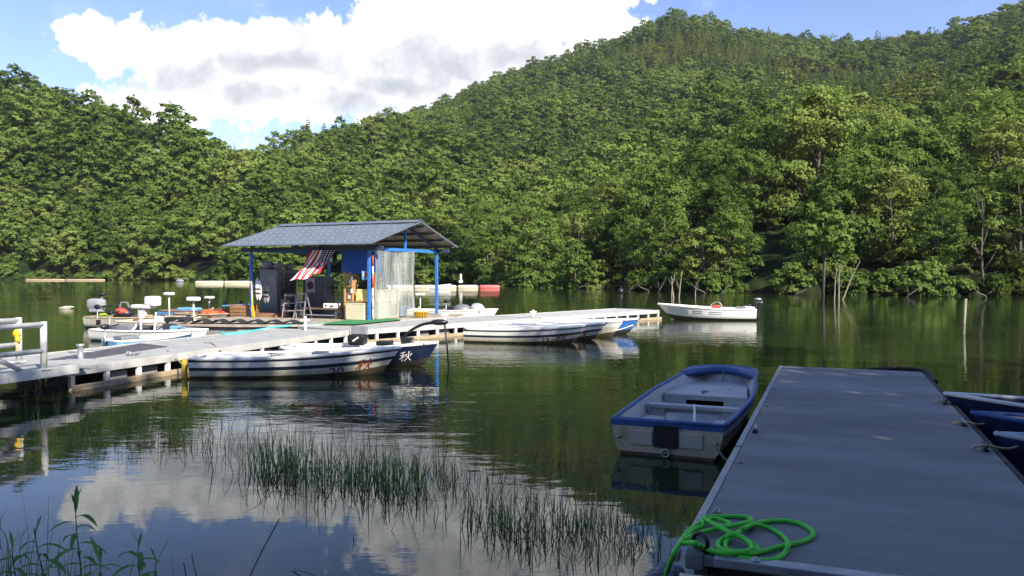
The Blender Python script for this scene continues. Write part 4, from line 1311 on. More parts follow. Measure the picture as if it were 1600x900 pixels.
e, h = row_boat((4.18, 26.25), 3.4, 'bright blue bowed boat farthest in the row by the walkway', [HULLBLUE, HULLBLUE, HULLBLUE, HULLBLUE, SCUMD], HULLWHITE, [0] * 7 + [4] * 3, None)
decal(h, e, 'lettering', '~', .93, .42, .4, -1, WHITEP) if False else None
MB().tube([h.P(t, .62 - .22 * math.sin(PI * (t - .72) / .27), -1, .01) for t in np.linspace(.72, .985, 12)], .018, 6).build('fender_rope', WHITEP, e)

# ---- white motorboat beyond the walkway end
e, L = place('motorboat', (10.35, 34.1), (6.35, 34.75), 'white open motorboat with a black outboard moored beyond the walkway end', 'boat')
h = Hull(L, 1.5, .43, .22, .02, draft=.1, rake=.55)
build_hull(h, e, [HULLWHITE, HULLWHITE, HULLWHITE, HULLWHITE, SCUM], INGREY, HULLWHITE, [0] * 7 + [4] * 3, .045, (.70, HULLWHITE), ((.30, .3, .85), (.52, .25, .85)))
m = MB()
for hh, k in ((.80, STRIPE), (.66, STRIPE)):
    for a, b in ((.62, .72), (.76, .86), (.40, .55), (.88, .95)):
        m.tube([h.P(t, hh + .03 * (t - .6), 1, .004) for t in np.linspace(a, b, 6)], .010, 5)
m.build('stripe', M('grey_stripe', (.2, .2, .2), .5), e)
r = outboard(e, -.14, .42, BLACK, .95); MB().ball((-.14, 0, .89), (.16, .11, .06), 12).build('cowl_top', GALV, r)
MB().box((L * .40, .1, .56), (.36, .3, .14), bev=.04).build('red_pad', RED, e)
MB().tube(spline([(L * .33, .1, .55), (L * .37, .05, .76), (L * .43, .05, .70), (L * .46, .1, .55)], 5), .02, 6).build('hand_rail', GALV, e)
MB().box((.25, 0, .50), (.4, 1.0, .16), bev=.05).build('stern_bench', HULLWHITE, e)
MB().box((L * .17, .3, .54), (.3, .2, .1), bev=.03).build('tackle_box', MIDGREY, e)

# ---- big foreground boat beside the near dock
DK_D = Vector((.370, .929, 0)).normalized()
e = empty('rowing_boat', Vector((1.70, 8.80, 0)), math.atan2(.922, .387), 'beige rowing boat with a blue rim tied beside the near dock', 'boat')
L = 4.62
BEIGE = M('stained_beige_hull', (.56, .47, .31), .55, 0, .14, 3, .1, dirt=.65, dirtc=(.15, .11, .06))
h = Hull(L, 1.40, .345, .15, .03, .14, .16, True, .90)
build_hull(h, e, [BLUERIM, BLUERIM, BEIGE, BEIGE, SCUM], INGREY, BLUERIM, [0, 0, 2, 2, 2, 2, 2, 4, 4, 4], .029)
# bow cap: blue deck whose inner edge is an arc
def bowcap():
    vs, fs = [], []
    nj = 25
    for j in range(nj):
        sd = -1 + 2 * j / (nj - 1)
        q = abs(sd)
        t = .997 - .17 * max(0, (q - .60) / .40) ** 1.2        # outer line follows the rim round the bow
        p = h.P(t, 1, 1); y = p.y * (min(1, q / .60) if q < .6 else 1) * (1 if sd >= 0 else -1)
        vs.append((p.x - .02, y * .97, p.z + .022))
        x = L * (.960 - .130 * q ** 2.0)
        vs.append((x, sd * h.half(.80) * .93, h.sheer(.92) + .02 + .02 * (1 - q)))
        vs.append((x, sd * h.half(.80) * .93, h.sheer(.92) - .06))
    for j in range(nj - 1):
        a = 3 * j
        fs += [(a, a + 1, a + 4, a + 3), (a + 1, a + 2, a + 5, a + 4)]
    return MB().add(vs, fs, 0, True).build('bow_cap', BLUERIM, e, fix=False, solid=.012)
bowcap()
yi = lambda t, hh=.6: abs(h.inner(t, hh, 1).y)
def platform(t0, t1, z, name):
    x0, x1 = L * t0, L * t1
    w0, w1 = yi(t0) - .004, yi(t1) - .004
    m = MB(); m.add([(x0, -w0, z), (x0, w0, z), (x1, w1, z), (x1, -w1, z), (x0, -w0, z - .035), (x0, w0, z - .035), (x1, w1, z - .035), (x1, -w1, z - .035)],
                    [(0, 1, 2, 3), (7, 6, 5, 4), (0, 4, 5, 1), (1, 5, 6, 2), (2, 6, 7, 3), (3, 7, 4, 0)])
    return m.build(name, INGREY, e)
platform(.56, .80, .315, 'fore_platform')
platform(.80, .935, .29, 'bow_seat')
fw = yi(.56) - .006
m = MB().box((L * .56 + .02, -fw * .72, .17), (.03, fw * .54, .24)).box((L * .56 + .02, fw * .72, .17), (.03, fw * .54, .24)).box((L * .56 + .02, 0, .268), (.03, fw * .90, .045)); m.build('platform_front', INGREY, e)
MB().box((L * .72, 0, .15), (.03, fw * 1.4, .18)).build('opening_shade_panel', M('inside_shade_black', (.03, .03, .03), .9), e)  # near-black panel stands in for the shade inside the platform opening
m = MB().lathe((L * .64, .06, .316), [(.055, 0), (.055, .012), (.03, .02)], 14).lathe((L * .60, .05, .316), [(.02, 0), (.02, .03), (.01, .035)], 10); m.build('hatch', MIDGREY, e)
MB().box((L * .72, -.25, .319), (.28, .012, .006)).build('hinge', MIDGREY, e)
# rear thwart on box legs
tw = yi(.37) - .006
MB().box((L * .37, 0, .29), (.16, tw * 2, .05), bev=.01).build('thwart', INGREY, e)
MB().box((L * .37 + .05, 0, .225), (.04, tw * 1.9, .05), bev=.008).build('thwart_rail', INGREY, e)
for sd in (-1, 1): MB().box((L * .37 + .02, sd * tw * .80, .16), (.12, tw * .36, .20), bev=.008).build('thwart_leg', INGREY, e)
bw = yi(.16) - .01
for sd in (-1, 1): MB().box((L * .20, sd * (bw - .13), .13), (L * .24, .26, .13), bev=.015).build('side_locker', INGREY, e)
MB().box((L * .27, 0, .075), (L * .5, .5, .02)).build('floor_board', M('floor_board_grey', (.30, .31, .32), .7, 0, .2, 5), e)
MB().tube([(L * .14, -.20, .11), (L * .36, -.02, .325)], .016, 8).build('stick', WHITEP, e)
MB().tube([(L * .955, 0, .50), (L * .955, 0, .30)], .006, 5).build('bow_cord', ROPE, e)
# transom fittings
TP = M('white_transom_plate', (.50, .47, .38), .5, 0, .1, 5, dirt=.4, dirtc=(.3, .24, .15))
tx = -.012
MB().box((tx - .008, 0, .235), (.035, .27, .25), bev=.01).build('motor_pad', RUBBER, e)
for sd in (-1, 1): MB().box((tx, sd * .275, .205), (.018, .255, .165), bev=.012).build('transom_plate', TP, e)
MB().tube([(tx - .018, .045 * math.cos(t), .055 + .042 * math.sin(t)) for t in np.linspace(0, 2 * PI, 17)[:-1]], .012, 7, closed=True).build('towing_eye', GALV, e)
for sd in (-1, 1):
    m = MB().lathe((tx, sd * .53, .20), [(.022, -.02), (.018, .0)], 8, axis='X'); m.tube([(tx - .02, sd * .53 - .03, .20), (tx - .045, sd * .53, .202), (tx - .02, sd * .53 + .03, .20)], .009, 6); m.build('mooring_eye', GALV, e)
# worn fender strip under the rim
MB().tube([h.P(t, .80, -1, .008) for t in h.ts[:-3]], .013, 6).tube([h.P(t, .80, 1, .008) for t in h.ts[:-3]], .013, 6).build('rub_strip', M('dark_blue_strip', (.015, .05, .17), .5), e)
HERO = e

# ---- three bows at the right side of the dock
DR = Vector((.929, -.370, 0))
def dock_boat(tip, label, outer, inside, rim, lit=False):
    b = Vector((*tip, 0)); s = b + DR * 3.6
    e, LL = place('rowing_boat', (s.x, s.y), (b.x, b.y), label, 'boat', 'rowing boats moored on the right of the near dock')
    h = Hull(LL, 1.05, .38, .14, .02, .12, .22, False, .9, .5)
    build_hull(h, e, [outer, outer, outer, outer, SCUMD], inside, rim, [0] * 7 + [4] * 3, .027, (.955, rim), ((.35, .26, .8), (.62, .26, .8)), thm=INGREY)
    return e, h
DEEPB = M('deep_blue_hull', (.012, .024, .085), .42, 0, .25, 5, .1, dirt=.3, dirtc=(.05, .06, .08))
dock_boat((5.42, 9.98), 'navy rowing boat with a white rim, farthest of the three beside the dock', DEEPB, DEEPB, HULLWHITE)
e, h = dock_boat((4.98, 8.62), 'navy rowing boat with a blue rim and cream seat, middle of the three', DEEPB, M('cream_interior', (.58, .52, .38), .6, 0, .12, 4, dirt=.2), BLUERIM)
dock_boat((4.56, 7.50), 'navy rowing boat with a pale blue rim, nearest of the three beside the dock', DEEPB, DEEPB, M('pale_blue_rim', (.42, .48, .56), .5, 0, .15, 5, dirt=.3))

# ---- boats moored on the left of the walkway
def left_boat(stern, bow, B, free, label, outer, inside, rim, rows=None, **kw):
    e, LL = place('fishing_boat', stern, bow, label, 'boat', 'fishing boats moored behind the near walkway')
    h = Hull(LL, B, free, kw.get('bowr', .08), .02, .1, .25, sternw=.9, blunt=kw.get('blunt', False))
    build_hull(h, e, outer, inside, rim, rows or ([0] * 7 + [len(outer) - 1] * 3), .035, kw.get('deck'), kw.get('thw', ()))
    return e, h, LL
e, h, L = left_boat((-12.4, 24.3), (-8.75, 23.0), 1.35, .30, 'white fishing boat with blue interior, bow touching the walkway by the hose', [HULLWHITE, SKYB, SCUM], SKYB, HULLWHITE, thw=((.3, .25, .8), (.6, .25, .8)))
for y in (-.2, .25): trolling_motor(e, -.05, y, .95 - .2 * (y > 0), name='trolling_motor')
r = MB().bar((L * .40, -.5, .3), (L * .44, -.1, .85), .05, .05).bar((L * .62, -.5, .3), (L * .54, -.1, .85), .05, .05).bar((L * .43, -.3, .62), (L * .57, -.3, .62), .04, .04).build('frame', WHITEP, e)
MB().tube([(L * .52, -.62, .1), (L * .52, -.60, .92)], .03, 8).build('mast', WHITEP, e)
MB().box((L * .2, .1, .38), (.5, .35, .16), bev=.04).build('gear_box', MIDGREY, e)
e, h, L = left_boat((-10.65, 21.1), (-9.2, 22.9), 1.0, .20, 'low light blue dinghy with a white rim wedged between walkway and fishing boat', [SKYB, SKYB, SCUM], SKYB, HULLWHITE)
trolling_motor(e, -.05, .1, .55, name='trolling_motor')
MB().box((L * .2, 0, .28), (.5, .5, .12), bev=.04).build('gear_box', MIDGREY, e)
e, h, L = left_boat((-15.4, 29.7), (-11.6, 28.4), 1.5, .38, 'cream fishing boat with a grey outboard and a white bucket seat', [HULLW, HULLW, SCUM], INGREY, TAN, deck=(.75, HULLW), thw=((.4, .3, .8),))
outboard(e, -.05, .42, M('grey_outboard_cover', (.30, .31, .32), .6, 0, .15, 5, .2), 1.5)
trolling_motor(e, -.25, .45, 1.15)
s_ = MB().box((L * .54, 0, .80), (.85, .42, .14), bev=.05).build('bucket_seat', WHITEP, e)
MB().box((L * .64, 0, 1.0), (.42, .44, .36), bev=.08).build('seat_back', WHITEP, s_)
MB().box((L * .54, 0, .55), (.3, .3, .4)).build('seat_box', INGREY, s_)
pedestal(e, L * .80, .1, .4, 1.22)
r = MB().bar((L * .28, -.2, .4), (L * .33, -.2, .95), .04).bar((L * .45, -.2, .4), (L * .40, -.2, .95), .04).bar((L * .33, -.2, .95), (L * .40, -.2, .95), .04).build('windscreen_frame', GALV, e)
bg_ = MB().ball((L * .42, -.45, .56), (.38, .3, .24), 14, 0, .08, 3).build('bag', BLACK, e); MB().ball((L * .43, -.60, .64), (.24, .2, .14), 12, 0, .15, 4).build('bag_lining', RED, bg_)
MB().box((L * .24, -.55, .46), (.8, .3, .08), bev=.03, rz=.05).build('tackle_box', M('olive_box', (.20, .21, .08), .6), e)
MB().box((L * .25, -.62, .53), (.34, .2, .06), bev=.02).build('lime_pouch', M('lime_cloth', (.45, .62, .02), .6), e)
e, h, L = left_boat((-13.2, 27.3), (-10.3, 26.3), 1.2, .36, 'beige fishing boat with a pedestal seat and a dark box at its bow', [HULLW, HULLW, SCUM], INGREY, HULLW, thw=((.3, .25, .8),))
pedestal(e, L * .93, .0, .4, 1.10, (.38, .27, .13)); MB().box((L * .82, -.3, .47), (.9, .36, .2), bev=.03).build('gear_box', RUBBER, e)
MB().ball((L * .5, -.1, .45), (.16, .14, .14), 10).build('float', WHITEP, e)
e, h, L = left_boat((-12.9, 31.6), (-10.25, 29.9), 1.3, .40, 'brown boat heaped with orange and red cloth beside the trestle', [TAN, TAN, SCUM], INGREY, TAN)
for k, (x, y, s, mt) in enumerate(((.55, -.15, (.5, .35, .16), ORANGE), (.75, .0, (.35, .3, .18), RED), (.4, .1, (.4, .35, .15), RED), (.66, -.28, (.3, .25, .15), ORANGE), (.5, .25, (.3, .25, .2), BLACK), (.82, .2, (.2, .2, .22), BLACK))):
    MB().ball((L * x, y, .46), s, 12, 0, .2, k).build('cloth_heap', mt, e)
m = MB()
for k in range(7): m.tube([(L * .2, -.3 + .1 * k, .5), (L * (.85 - .03 * k), -.35 + .1 * k, .62 + .04 * (k % 3))], .016, 6)
m.build('rod', M('brown_rod', (.15, .08, .05), .6), e)
pedestal(e, L * .32, .35, .4, 1.0, (.34, .27, .10)); 
for x, y in ((.80, -.1), (.97, .2)):
    r = MB().tube([(L * x, y, .4), (L * x, y, .85)], .02, 6).build('rod_holder', GALV, e); MB().box((L * x, y, .90), (.12, .1, .14), bev=.02).build('holder_head', BLACK, r)
e, h, L = left_boat((-14.4, 33.6), (-11.0, 32.2), 1.4, .42, 'light blue boat with a brown rail behind the heaped brown boat', [SKYB, SKYB, SCUM], SKYB, M('brown_rail', (.25, .14, .09), .6))
MB().box((L * .3, 0, .5), (.8, .6, .16), bev=.06).build('cushion', SKYB, e)
# loose gear lying in the moored boats
def clutter(e, L, B, z, seed, n):
    rr = random.Random(seed)
    mats = [RUBBER, MIDGREY, M('brown_board', (.16, .085, .045)), BLACK, DKGREY, M('olive_box', (.20, .21, .08)), TAN, SKYB, CREAM]
    for k in range(n):
        x, y = L * rr.uniform(.08, .85), B * rr.uniform(-.32, .32); mt = rr.choice(mats); kind = rr.random()
        if kind < .4: MB().box((x, y, z + .06), (rr.uniform(.2, .5), rr.uniform(.15, .3), rr.uniform(.12, .3)), bev=.02, rz=rr.uniform(0, 3)).build('gear_box', mt, e)
        elif kind < .65: MB().tube([(x, y, z), (x + rr.uniform(.7, 1.5), y + rr.uniform(-.2, .2), z + rr.uniform(.1, .4))], .02, 6).build('rod', mt, e)
        elif kind < .85:
            m = MB()
            for q in range(3): m.tube([(x + (.16 + .01 * q) * math.cos(t), y + .13 * math.sin(t), z + .05 + .03 * q) for t in np.linspace(0, 2 * PI, 15)[:-1]], .014, 5, closed=True)
            m.build('rope_coil', ROPE, e)
        else: MB().ball((x, y, z + .06), (rr.uniform(.15, .3), rr.uniform(.12, .2), rr.uniform(.1, .2)), 10, 0, .2, k).build('bag', mt, e)
for k, o in enumerate([q for q in col.objects if q.name.startswith('fishing_boat') and q.parent is None]):
    if k != 1: clutter(o, 3.6, 1.2, .30, 40 + k, (8, 0, 12, 9, 8, 8)[k % 6])
# boat behind the shelter
e, h, L = left_boat((-4.4, 34.2), (-.6, 33.4), 1.4, .40, 'white boat with tarp covered gear moored behind the shelter and walkway', [HULLWHITE, HULLWHITE, SCUM], INGREY, HULLWHITE, thw=((.3, .3, .8),))
pedestal(e, L * .12, .1, .35, 1.05, (.36, .3, .1))
for k, (x, s) in enumerate(((.62, (.42, .35, .2)), (.78, (.35, .3, .25)), (.52, (.3, .3, .14)))): MB().ball((L * x, -.1, .48), s, 12, 0, .15, k).build('gear_cover', (MIDGREY, M('pale_tarp', (.42, .43, .42), .8, 0, .2, 6, .3), BLACK)[k], e)
r = trolling_motor(e, L * .40, .3, .75)
# ================================================================== the near dock
DL = 10.08; DW = 2.24; NZ = .40
DO = Vector((.993, 4.658, 0)); DA = math.atan2(DK_D.y, DK_D.x)
dk = empty('near_dock', DO, DA, 'broad blue grey floating dock in the shade at the near shore', 'dock')
# local x along the dock, local y to its left (negative is the right side)
def mat_dock():
    m = M('near_dock_sheet', (.195, .197, .200), .66, 0, .34, 1.1, .4, dirt=.8, dirtc=(.125, .127, .13), stretch=(1.0, .35, 1))
    return m
MB().box((DL / 2, -DW / 2, NZ - .03), (DL, DW - .06, .06), bev=.008).build('deck', mat_dock(), dk)
TRIM = M('near_dock_trim', (.36, .38, .40), .4, .4, .2, 8, .1, dirt=.4, dirtc=(.12, .12, .12))
for a, b in ((.55, 3.05), (3.13, 6.9), (6.95, DL)):
    MB().box(((a + b) / 2, .0, NZ - .035), (b - a, .055, .085), bev=.01).build('edge_trim', TRIM, dk)
MB().box((DL / 2, -DW, NZ - .04), (DL, .05, .08), bev=.01).build('edge_trim', RUBBER, dk)
MB().box((DL + .01, -DW / 2, NZ - .04), (.05, DW, .08), bev=.01).build('edge_trim', M('green_edge', (.03, .12, .06), .6), dk)
for x in np.arange(.9, DL - .3, 1.55):
    m = MB().box((0, 0, .008), (.07, .045, .016), bev=.004).lathe((0, 0, .016), [(.012, 0), (.012, .012), (.006, .016)], 8)
    o = m.build('bolt_plate', GALV, dk); o.location = (x, -.085, NZ)
m = MB()
for i in range(5):
    m.box((1.1 + 2.05 * i, -DW / 2, .10), (1.75, DW - .22, .46), bev=.06)
m.build('float', M('dark_float', (.05, .05, .05), .7, 0, .3, 4), dk)
MB().box((DL / 2, -.09, NZ - .12), (DL - .3, .08, .1)).build('side_beam', DKGREY, dk)
MB().tube(spline([(DL + .06, -DW * .62, NZ - .01), (DL + .10, -DW * .85, NZ + .02), (DL + .02, -DW * .99, NZ + .02), (DL - .35, -DW - .05, NZ + .0), (DL - 1.1, -DW - .06, NZ - .02)], 8), .036, 10).build('bumper', RUBBER, dk)
# near end: white trim beam, pipe and corner bracket
MB().box((-.01, -.92, NZ - .005), (.11, 1.45, .05), bev=.008).build('end_beam', TRIM, dk)
MB().box((-.005, -1.93, NZ - .02), (.10, .40, .06), bev=.008).build('end_beam', TRIM, dk)
m = MB()
for y in (-.42, -1.2, -1.66): m.lathe((-.02, y, NZ + .02), [(.03, 0), (.03, .008), (.014, .012), (.012, .022)], 10)
m.build('bolt', GALV, dk)
MB().tube([(-.16, -.02, NZ - .10), (-.16, -2.1, NZ - .10)], .045, 12).build('end_pipe', GALV, dk)
for y in (-.62, -1.5): MB().box((-.14, y, NZ - .06), (.12, .03, .12)).build('pipe_bracket', BLACK, dk)
MB().box((.035, -.075, NZ - .035), (.10, .11, .10), bev=.02).build('corner_block', M('corner_grey', (.17, .18, .19), .6), dk)
MB().box((.16, .06, NZ - .07), (.07, .05, .06), bev=.01).build('corner_bracket', TRIM, dk)
rg = MB().tube([(.07 + .03 * math.cos(t), -.10 + .045 * math.cos(t), NZ + .06 + .05 * math.sin(t)) for t in np.linspace(0, 2 * PI, 25)[:-1]], .013, 8, closed=True)
rg.build('ring', BLACK, dk)
def dloc(x, y, z): return DO + DK_D * x + Vector((-DK_D.y, DK_D.x, 0)) * y + Vector((0, 0, z))
# cleats and mooring lines on the right edge
for k, (x, lab) in enumerate(((6.55, 'small black mooring cleat on the dock beside the farthest right boat'), (5.05, 'small black mooring cleat on the dock beside the middle right boat'), (3.75, 'small mooring cleat on the right dock edge beside the nearest right boat'))):
    e = empty('cleat', dloc(x, -DW + .10, NZ), DA, lab, 'cleat', 'cleats on the right dock edge')
    MB().box((0, 0, .012), (.12, .05, .02), bev=.004).build('base', BLACK, e)
    MB().tube([(-.11, 0, .06), (-.04, 0, .045), (.04, 0, .045), (.11, 0, .06)], .014, 8).build('horn', GALV if k == 1 else BLACK, e)
ends = ((6.55, (5.62, 9.95, .50)), (5.05, (5.2, 8.55, .50)), (3.75, (4.85, 7.4, .50)))
for k, (x, b) in enumerate(ends):
    a = dloc(x, -DW + .10, NZ + .05); b = Vector(b)
    c = (a + b) / 2 - Vector((0, 0, .06))
    tag(MB().tube(spline([a + Vector((-.12, .02, -.03)), a, c, b], 6), .012, 7).build('mooring_rope', ROPE), ('short mooring rope from the dock to the farthest right boat', 'short mooring rope from the dock to the middle right boat', 'short mooring rope from the dock to the nearest right boat')[k], 'rope', 'mooring ropes on the right dock edge')
# rope of the foreground boat
a = dloc(3.86, -.09, NZ)
e = empty('cleat', a, DA, 'small black cleat on the left dock edge where the rowing boat is tied', 'cleat')
MB().box((0, 0, .012), (.12, .05, .02), bev=.004).build('base', BLACK, e); MB().tube([(-.10, 0, .055), (0, 0, .04), (.10, 0, .055)], .014, 8).build('horn', GALV, e)
hx = HERO.location; hb = Vector((-DK_D.y, DK_D.x, 0))
eye = Vector(hx) + Vector((.922, -.387, 0)) * .53 - DK_D * .05 + Vector((0, 0, .20))
tag(MB().tube(spline([a + Vector((0, 0, .04)), a * .6 + eye * .4 - Vector((0, 0, .22)), a * .3 + eye * .7 - Vector((0, 0, .20)), eye], 8), .013, 7).build('mooring_rope', M('grey_rope', (.22, .20, .16), .9, 0, .3, 40, .4)), 'slack grey rope from the rowing boat transom to the left dock edge', 'rope')

# ------------------------------------------------------------------ green rope
GREENR = M('bright_green_rope', (.09, .76, .045), .5, 0, .18, 60, .5)
def ropept(x, y, z): return at(1030 + x / 5.926, 790 + y / 5.926, z)
rp = [(50, 690, .05), (75, 600, .20), (118, 490, .36), (170, 380, .425), (265, 240, .415), (395, 150, .415), (440, 104, .415), (620, 100, .415), (800, 106, .415), (852, 138, .42),
      (740, 172, .43), (560, 212, .43), (390, 246, .43), (290, 290, .43), (235, 315, .42), (300, 235, .42), (400, 190, .425), (425, 140, .44), (520, 120, .435), (650, 165, .44), (600, 196, .45), (500, 170, .445), (415, 118, .45),
      (520, 178, .452), (660, 250, .452), (800, 318, .43), (895, 372, .418), (900, 415, .415), (820, 432, .415), (700, 428, .415), (625, 400, .415), (615, 350, .415), (660, 300, .42), (730, 250, .44), (800, 205, .43), (860, 175, .42),
      (960, 152, .415), (1150, 140, .415), (1300, 165, .415), (1400, 220, .415), (1425, 268, .415), (1380, 312, .415), (1280, 345, .415), (1180, 366, .418), (1050, 398, .418), (930, 430, .418), (800, 446, .425), (640, 430, .43), (555, 390, .43), (550, 340, .42), (600, 300, .42), (690, 262, .455), (780, 300, .45), (850, 360, .44), (850, 402, .44), (780, 425, .44), (640, 440, .44), (500, 420, .43), (400, 385, .43)]
rp2 = [(400, 392, .415), (520, 428, .415), (680, 468, .415), (850, 498, .415), (980, 508, .415), (1080, 495, .415), (1160, 440, .415), (1192, 370, .44), (1172, 310, .42), (1100, 250, .415), (1000, 202, .415), (880, 174, .435), (800, 200, .45), (760, 220, .45)]
rp3 = [(395, 378, .43), (350, 362, .47), (335, 345, .49), (280, 345, .45), (215, 350, .425)]
m = MB()
for P_ in (rp, rp2, rp3):
    sp_ = spline([ropept(*p) for p in P_], 9)
    m.tube(sp_, [.0158 if i % 2 else .0136 for i in range(len(sp_))], 9)
tag(m.build('green_rope', GREENR), 'bright green rope lying in loose loops on the near corner of the dock', 'rope')

# ================================================================== piles, poles and floats in the water
o = MB().tube([(0, 0, -.5), (.01, 0, .36)], .055, 12).build('pile', M('yellow_pile', (.55, .36, .03), .6, 0, .25, 6, .2, dirt=.4, dirtc=(.2, .13, .03)))
o.location = (*at(288, 590, 0).xy, 0); tag(o, 'short yellow pile in the water at the stern of boat 20', 'pile')
p = at(288, 590, 0); q = at(262, 549, DZ)
tag(MB().tube(spline([Vector((p.x + .03, p.y, .2)), (p + q) / 2 + Vector((0, 0, .12)), q + Vector((0, 0, .02))], 6), .014, 6).build('mooring_rope', ROPE), 'tan rope from the yellow pile up to the walkway edge', 'rope')
q = at(332, 538, DZ); p = Vector((-5.6, 15.9, .40))
tag(MB().tube(spline([p, p * .6 + q * .4 - Vector((0, 0, .05)), q + Vector((0, 0, .03)), q + Vector((-.3, .3, .02))], 6), .016, 6).build('mooring_rope', ROPE), 'tan mooring rope from the stern of boat 20 to the walkway', 'rope')
p = at(1506, 521, 0)
o = MB().tube([(-.03, 0, -.8), (0, 0, .3), (.05, 0, 1.16)], [.05, .05, .045], 9).build('marker_pole', PALE_BARK); o.location = (p.x, p.y, 0)
tag(o, 'slim pale wooden pole standing alone in the open water at the right', 'pole')
def boom(x0, x1, py, rad, mats, label, cat='boom', joints=3, split=None):
    a, b = at(x0, py, 0), at(x1, py, 0); Lb = (b - a).length
    e = empty('floating_boom', (a.x, a.y, 0), math.atan2(b.y - a.y, b.x - a.x), label, cat)
    for k in range(joints):
        u0, u1 = Lb * k / joints, Lb * (k + 1) / joints - .15
        mt = mats[0] if split is None or (k + .5) / joints < split else mats[1]
        MB().lathe((0, 0, rad * .45), [(rad * .5, u0), (rad, u0 + .2), (rad, u1 - .2), (rad * .5, u1)], 12, axis='X').build('float', mt, e)
    return e
boom(40, 165, 438.2, .24, (TAN,), 'long tan log boom floating along the foot of the left hillside', joints=2)
boom(305, 396, 442.6, .30, (CREAM,), 'cream floating boom seen left of the shelter', joints=2)
boom(545, 783, 450.1, .27, (CREAM, M('coral_float', (.60, .14, .12), .6, 0, .15, 4)), 'cream floating boom with a coral red end behind the shelter', joints=7, split=.85)
for k, (px, py, w, lab) in enumerate(((105, 482.5, .75, 'low pale float resting in the open water left of the moored boats'), (720, 450.9, .55, 'white post on top of the cream boom behind the shelter'), (690, 451.2, 1.3, 'small white dinghy beside the cream boom behind the back right post'))):
    p = at(px, py, 0)
    if k == 0: o = MB().ball((-.1, 0, .03), (w * .5, .3, .10), 14).ball((.05, 0, .10), (w * .45, .25, .06), 12, 1).build('float', [M('dull_float', (.30, .29, .22), .7), CREAM])
    elif k == 1: o = MB().box((0, 0, .4), (.5, .5, .3), bev=.08).tube([(0, 0, .5), (0, 0, 1.35)], .14, 10).build('boom_post', WHITEP); p.z = .45
    else:
        o = None
        e, LL = place('dinghy', (p.x - w, p.y - 1.2), (p.x + w, p.y - 1.6), lab, 'boat')
        h = Hull(LL, 1.0, .4, .2); build_hull(h, e, [HULLWHITE, SCUM], INGREY, HULLWHITE, [0] * 9 + [1])
    if o: o.location = p; tag(o, lab, ('float', 'post')[k])
p = at(970, 458.5, 0); o = MB().ball((0, 0, .2), (.3, .3, .35), 12).tube([(0, 0, .4), (0, 0, .7)], .05, 6).build('buoy', BLACK); o.location = p; tag(o, 'small dark buoy on the open water above boat number 23', 'buoy')
p = at(281, 440.5, 0); o = MB().ball((0, 0, .2), (.9, .5, .45), 12, 0, .1, 1).build('buoy', M('grey_buoy', (.2, .22, .24), .6)); o.location = p; tag(o, 'small grey buoy close to the far shore left of the cream boom', 'buoy')

# bare trunks standing in the water
def stick_tree(px, wy, top, rad, lean, label, group, limbs=2, crown=False):
    p = at(px, wy, 0); hgt = (wy - top) / FPX * p.y
    e = empty('bare_tree', (p.x, p.y, -.3), 0, label, 'tree', group)
    pts = spline([(0, 0, 0), (lean * .3, 0, hgt * .35), (lean * .6, .1, hgt * .7), (lean, 0, hgt + .3)], 4)
    m = MB().tube(pts, [rad * (1 - .6 * i / (len(pts) - 1)) for i in range(len(pts))], 7)
    rr = random.Random(px)
    for k in range(limbs):
        t = rr.uniform(.45, .9); b = pts[int(t * (len(pts) - 1))]; s_ = rr.choice((-1, 1))
        m.tube([b, b + Vector((s_ * .18, 0, .3)), b + Vector((s_ * .26, .1, .7))], [rad * .35, rad * .25, rad * .1], 5)
    m.build('trunk', PALE_BARK, e)
G = 'bare pale trunks standing in the water'
for px, wy, top, rad, ln, lab in ((1049, 464, 436, .06, .1, 'thin bare trunk standing left of its pair in front of the middle shore'), (1053, 466, 432, .07, -.2, 'tall bare trunk between two thinner ones in front of the middle shore'), (1060, 465, 424, .07, .3, 'tallest bare trunk of the group above the walkway end'), (1086, 464, 440, .05, .1, 'short lone bare stump standing right of the trunk group'),
        (1303, 468, 420, .06, .2, 'left straight trunk of the three standing below the right shore'), (1310, 469, 412, .07, .1, 'middle trunk of the three standing below the right shore'), (1314, 468, 408, .06, 1.4, 'slanting trunk of the three standing below the right shore')):
    stick_tree(px, wy, top, rad, ln, lab, G)
# leafy crown of the tree in the water
p = at(1308, 468, 0)
me, lob = broad_crown('crown', 777, 4.2, 2.6, z0=.1, nl=11, leaves=12, lsize=.22, dens=.7)
e = empty('young_tree', (p.x - .6, p.y + 1.2, -.2), 0, 'young leafy tree growing out of the water behind the three trunks', 'tree')
o = bpy.data.objects.new('crown', me); col.objects.link(o); o.parent = e; o.location = (0, 0, 3.6)
MB().tube([(0, 0, 0), (.1, 0, 3), (0, .1, 6)], [.12, .1, .05], 7).build('trunk', BARK, e)
for k, (px, dl, ln, h_) in enumerate(((905, 1, .9, .7), (938, -1, 1.4, .5), (985, 1, 1.0, 1.3), (1012, -1, 1.2, .8), (1030, 1, .6, 1.6), (1100, -1, 1.3, .9), (1128, 1, .8, 1.2), (1245, 1, 1.0, .8), (1420, 1, .9, 1.1), (1540, -1, 1.2, .8))):
    D_ = float(np.interp(px, LA[:, 0], LA[:, 1])) - 4.5; x_ = (px - 800) / FPX * D_
    o = MB().tube(spline([(-dl * ln * .3, .4, -.3), (0, 0, .15), (dl * ln * .6, -.2, h_ * .55), (dl * ln, -.5, h_)], 4), [.05] * 5 + [.04] * 4 + [.025] * 4, 6).tube([(0, 0, .15), (-dl * ln * .3, -.3, h_ * .7)], [.03, .015], 5).build('driftwood', M('grey_dead_wood', (.17, .15, .11), .9, 0, .3, 5, .3))
    o.location = (x_, D_, 0); tag(o, 'pale dead branch poking out of the water below the far shore trees', 'branch', 'dead branches along the far waterline')
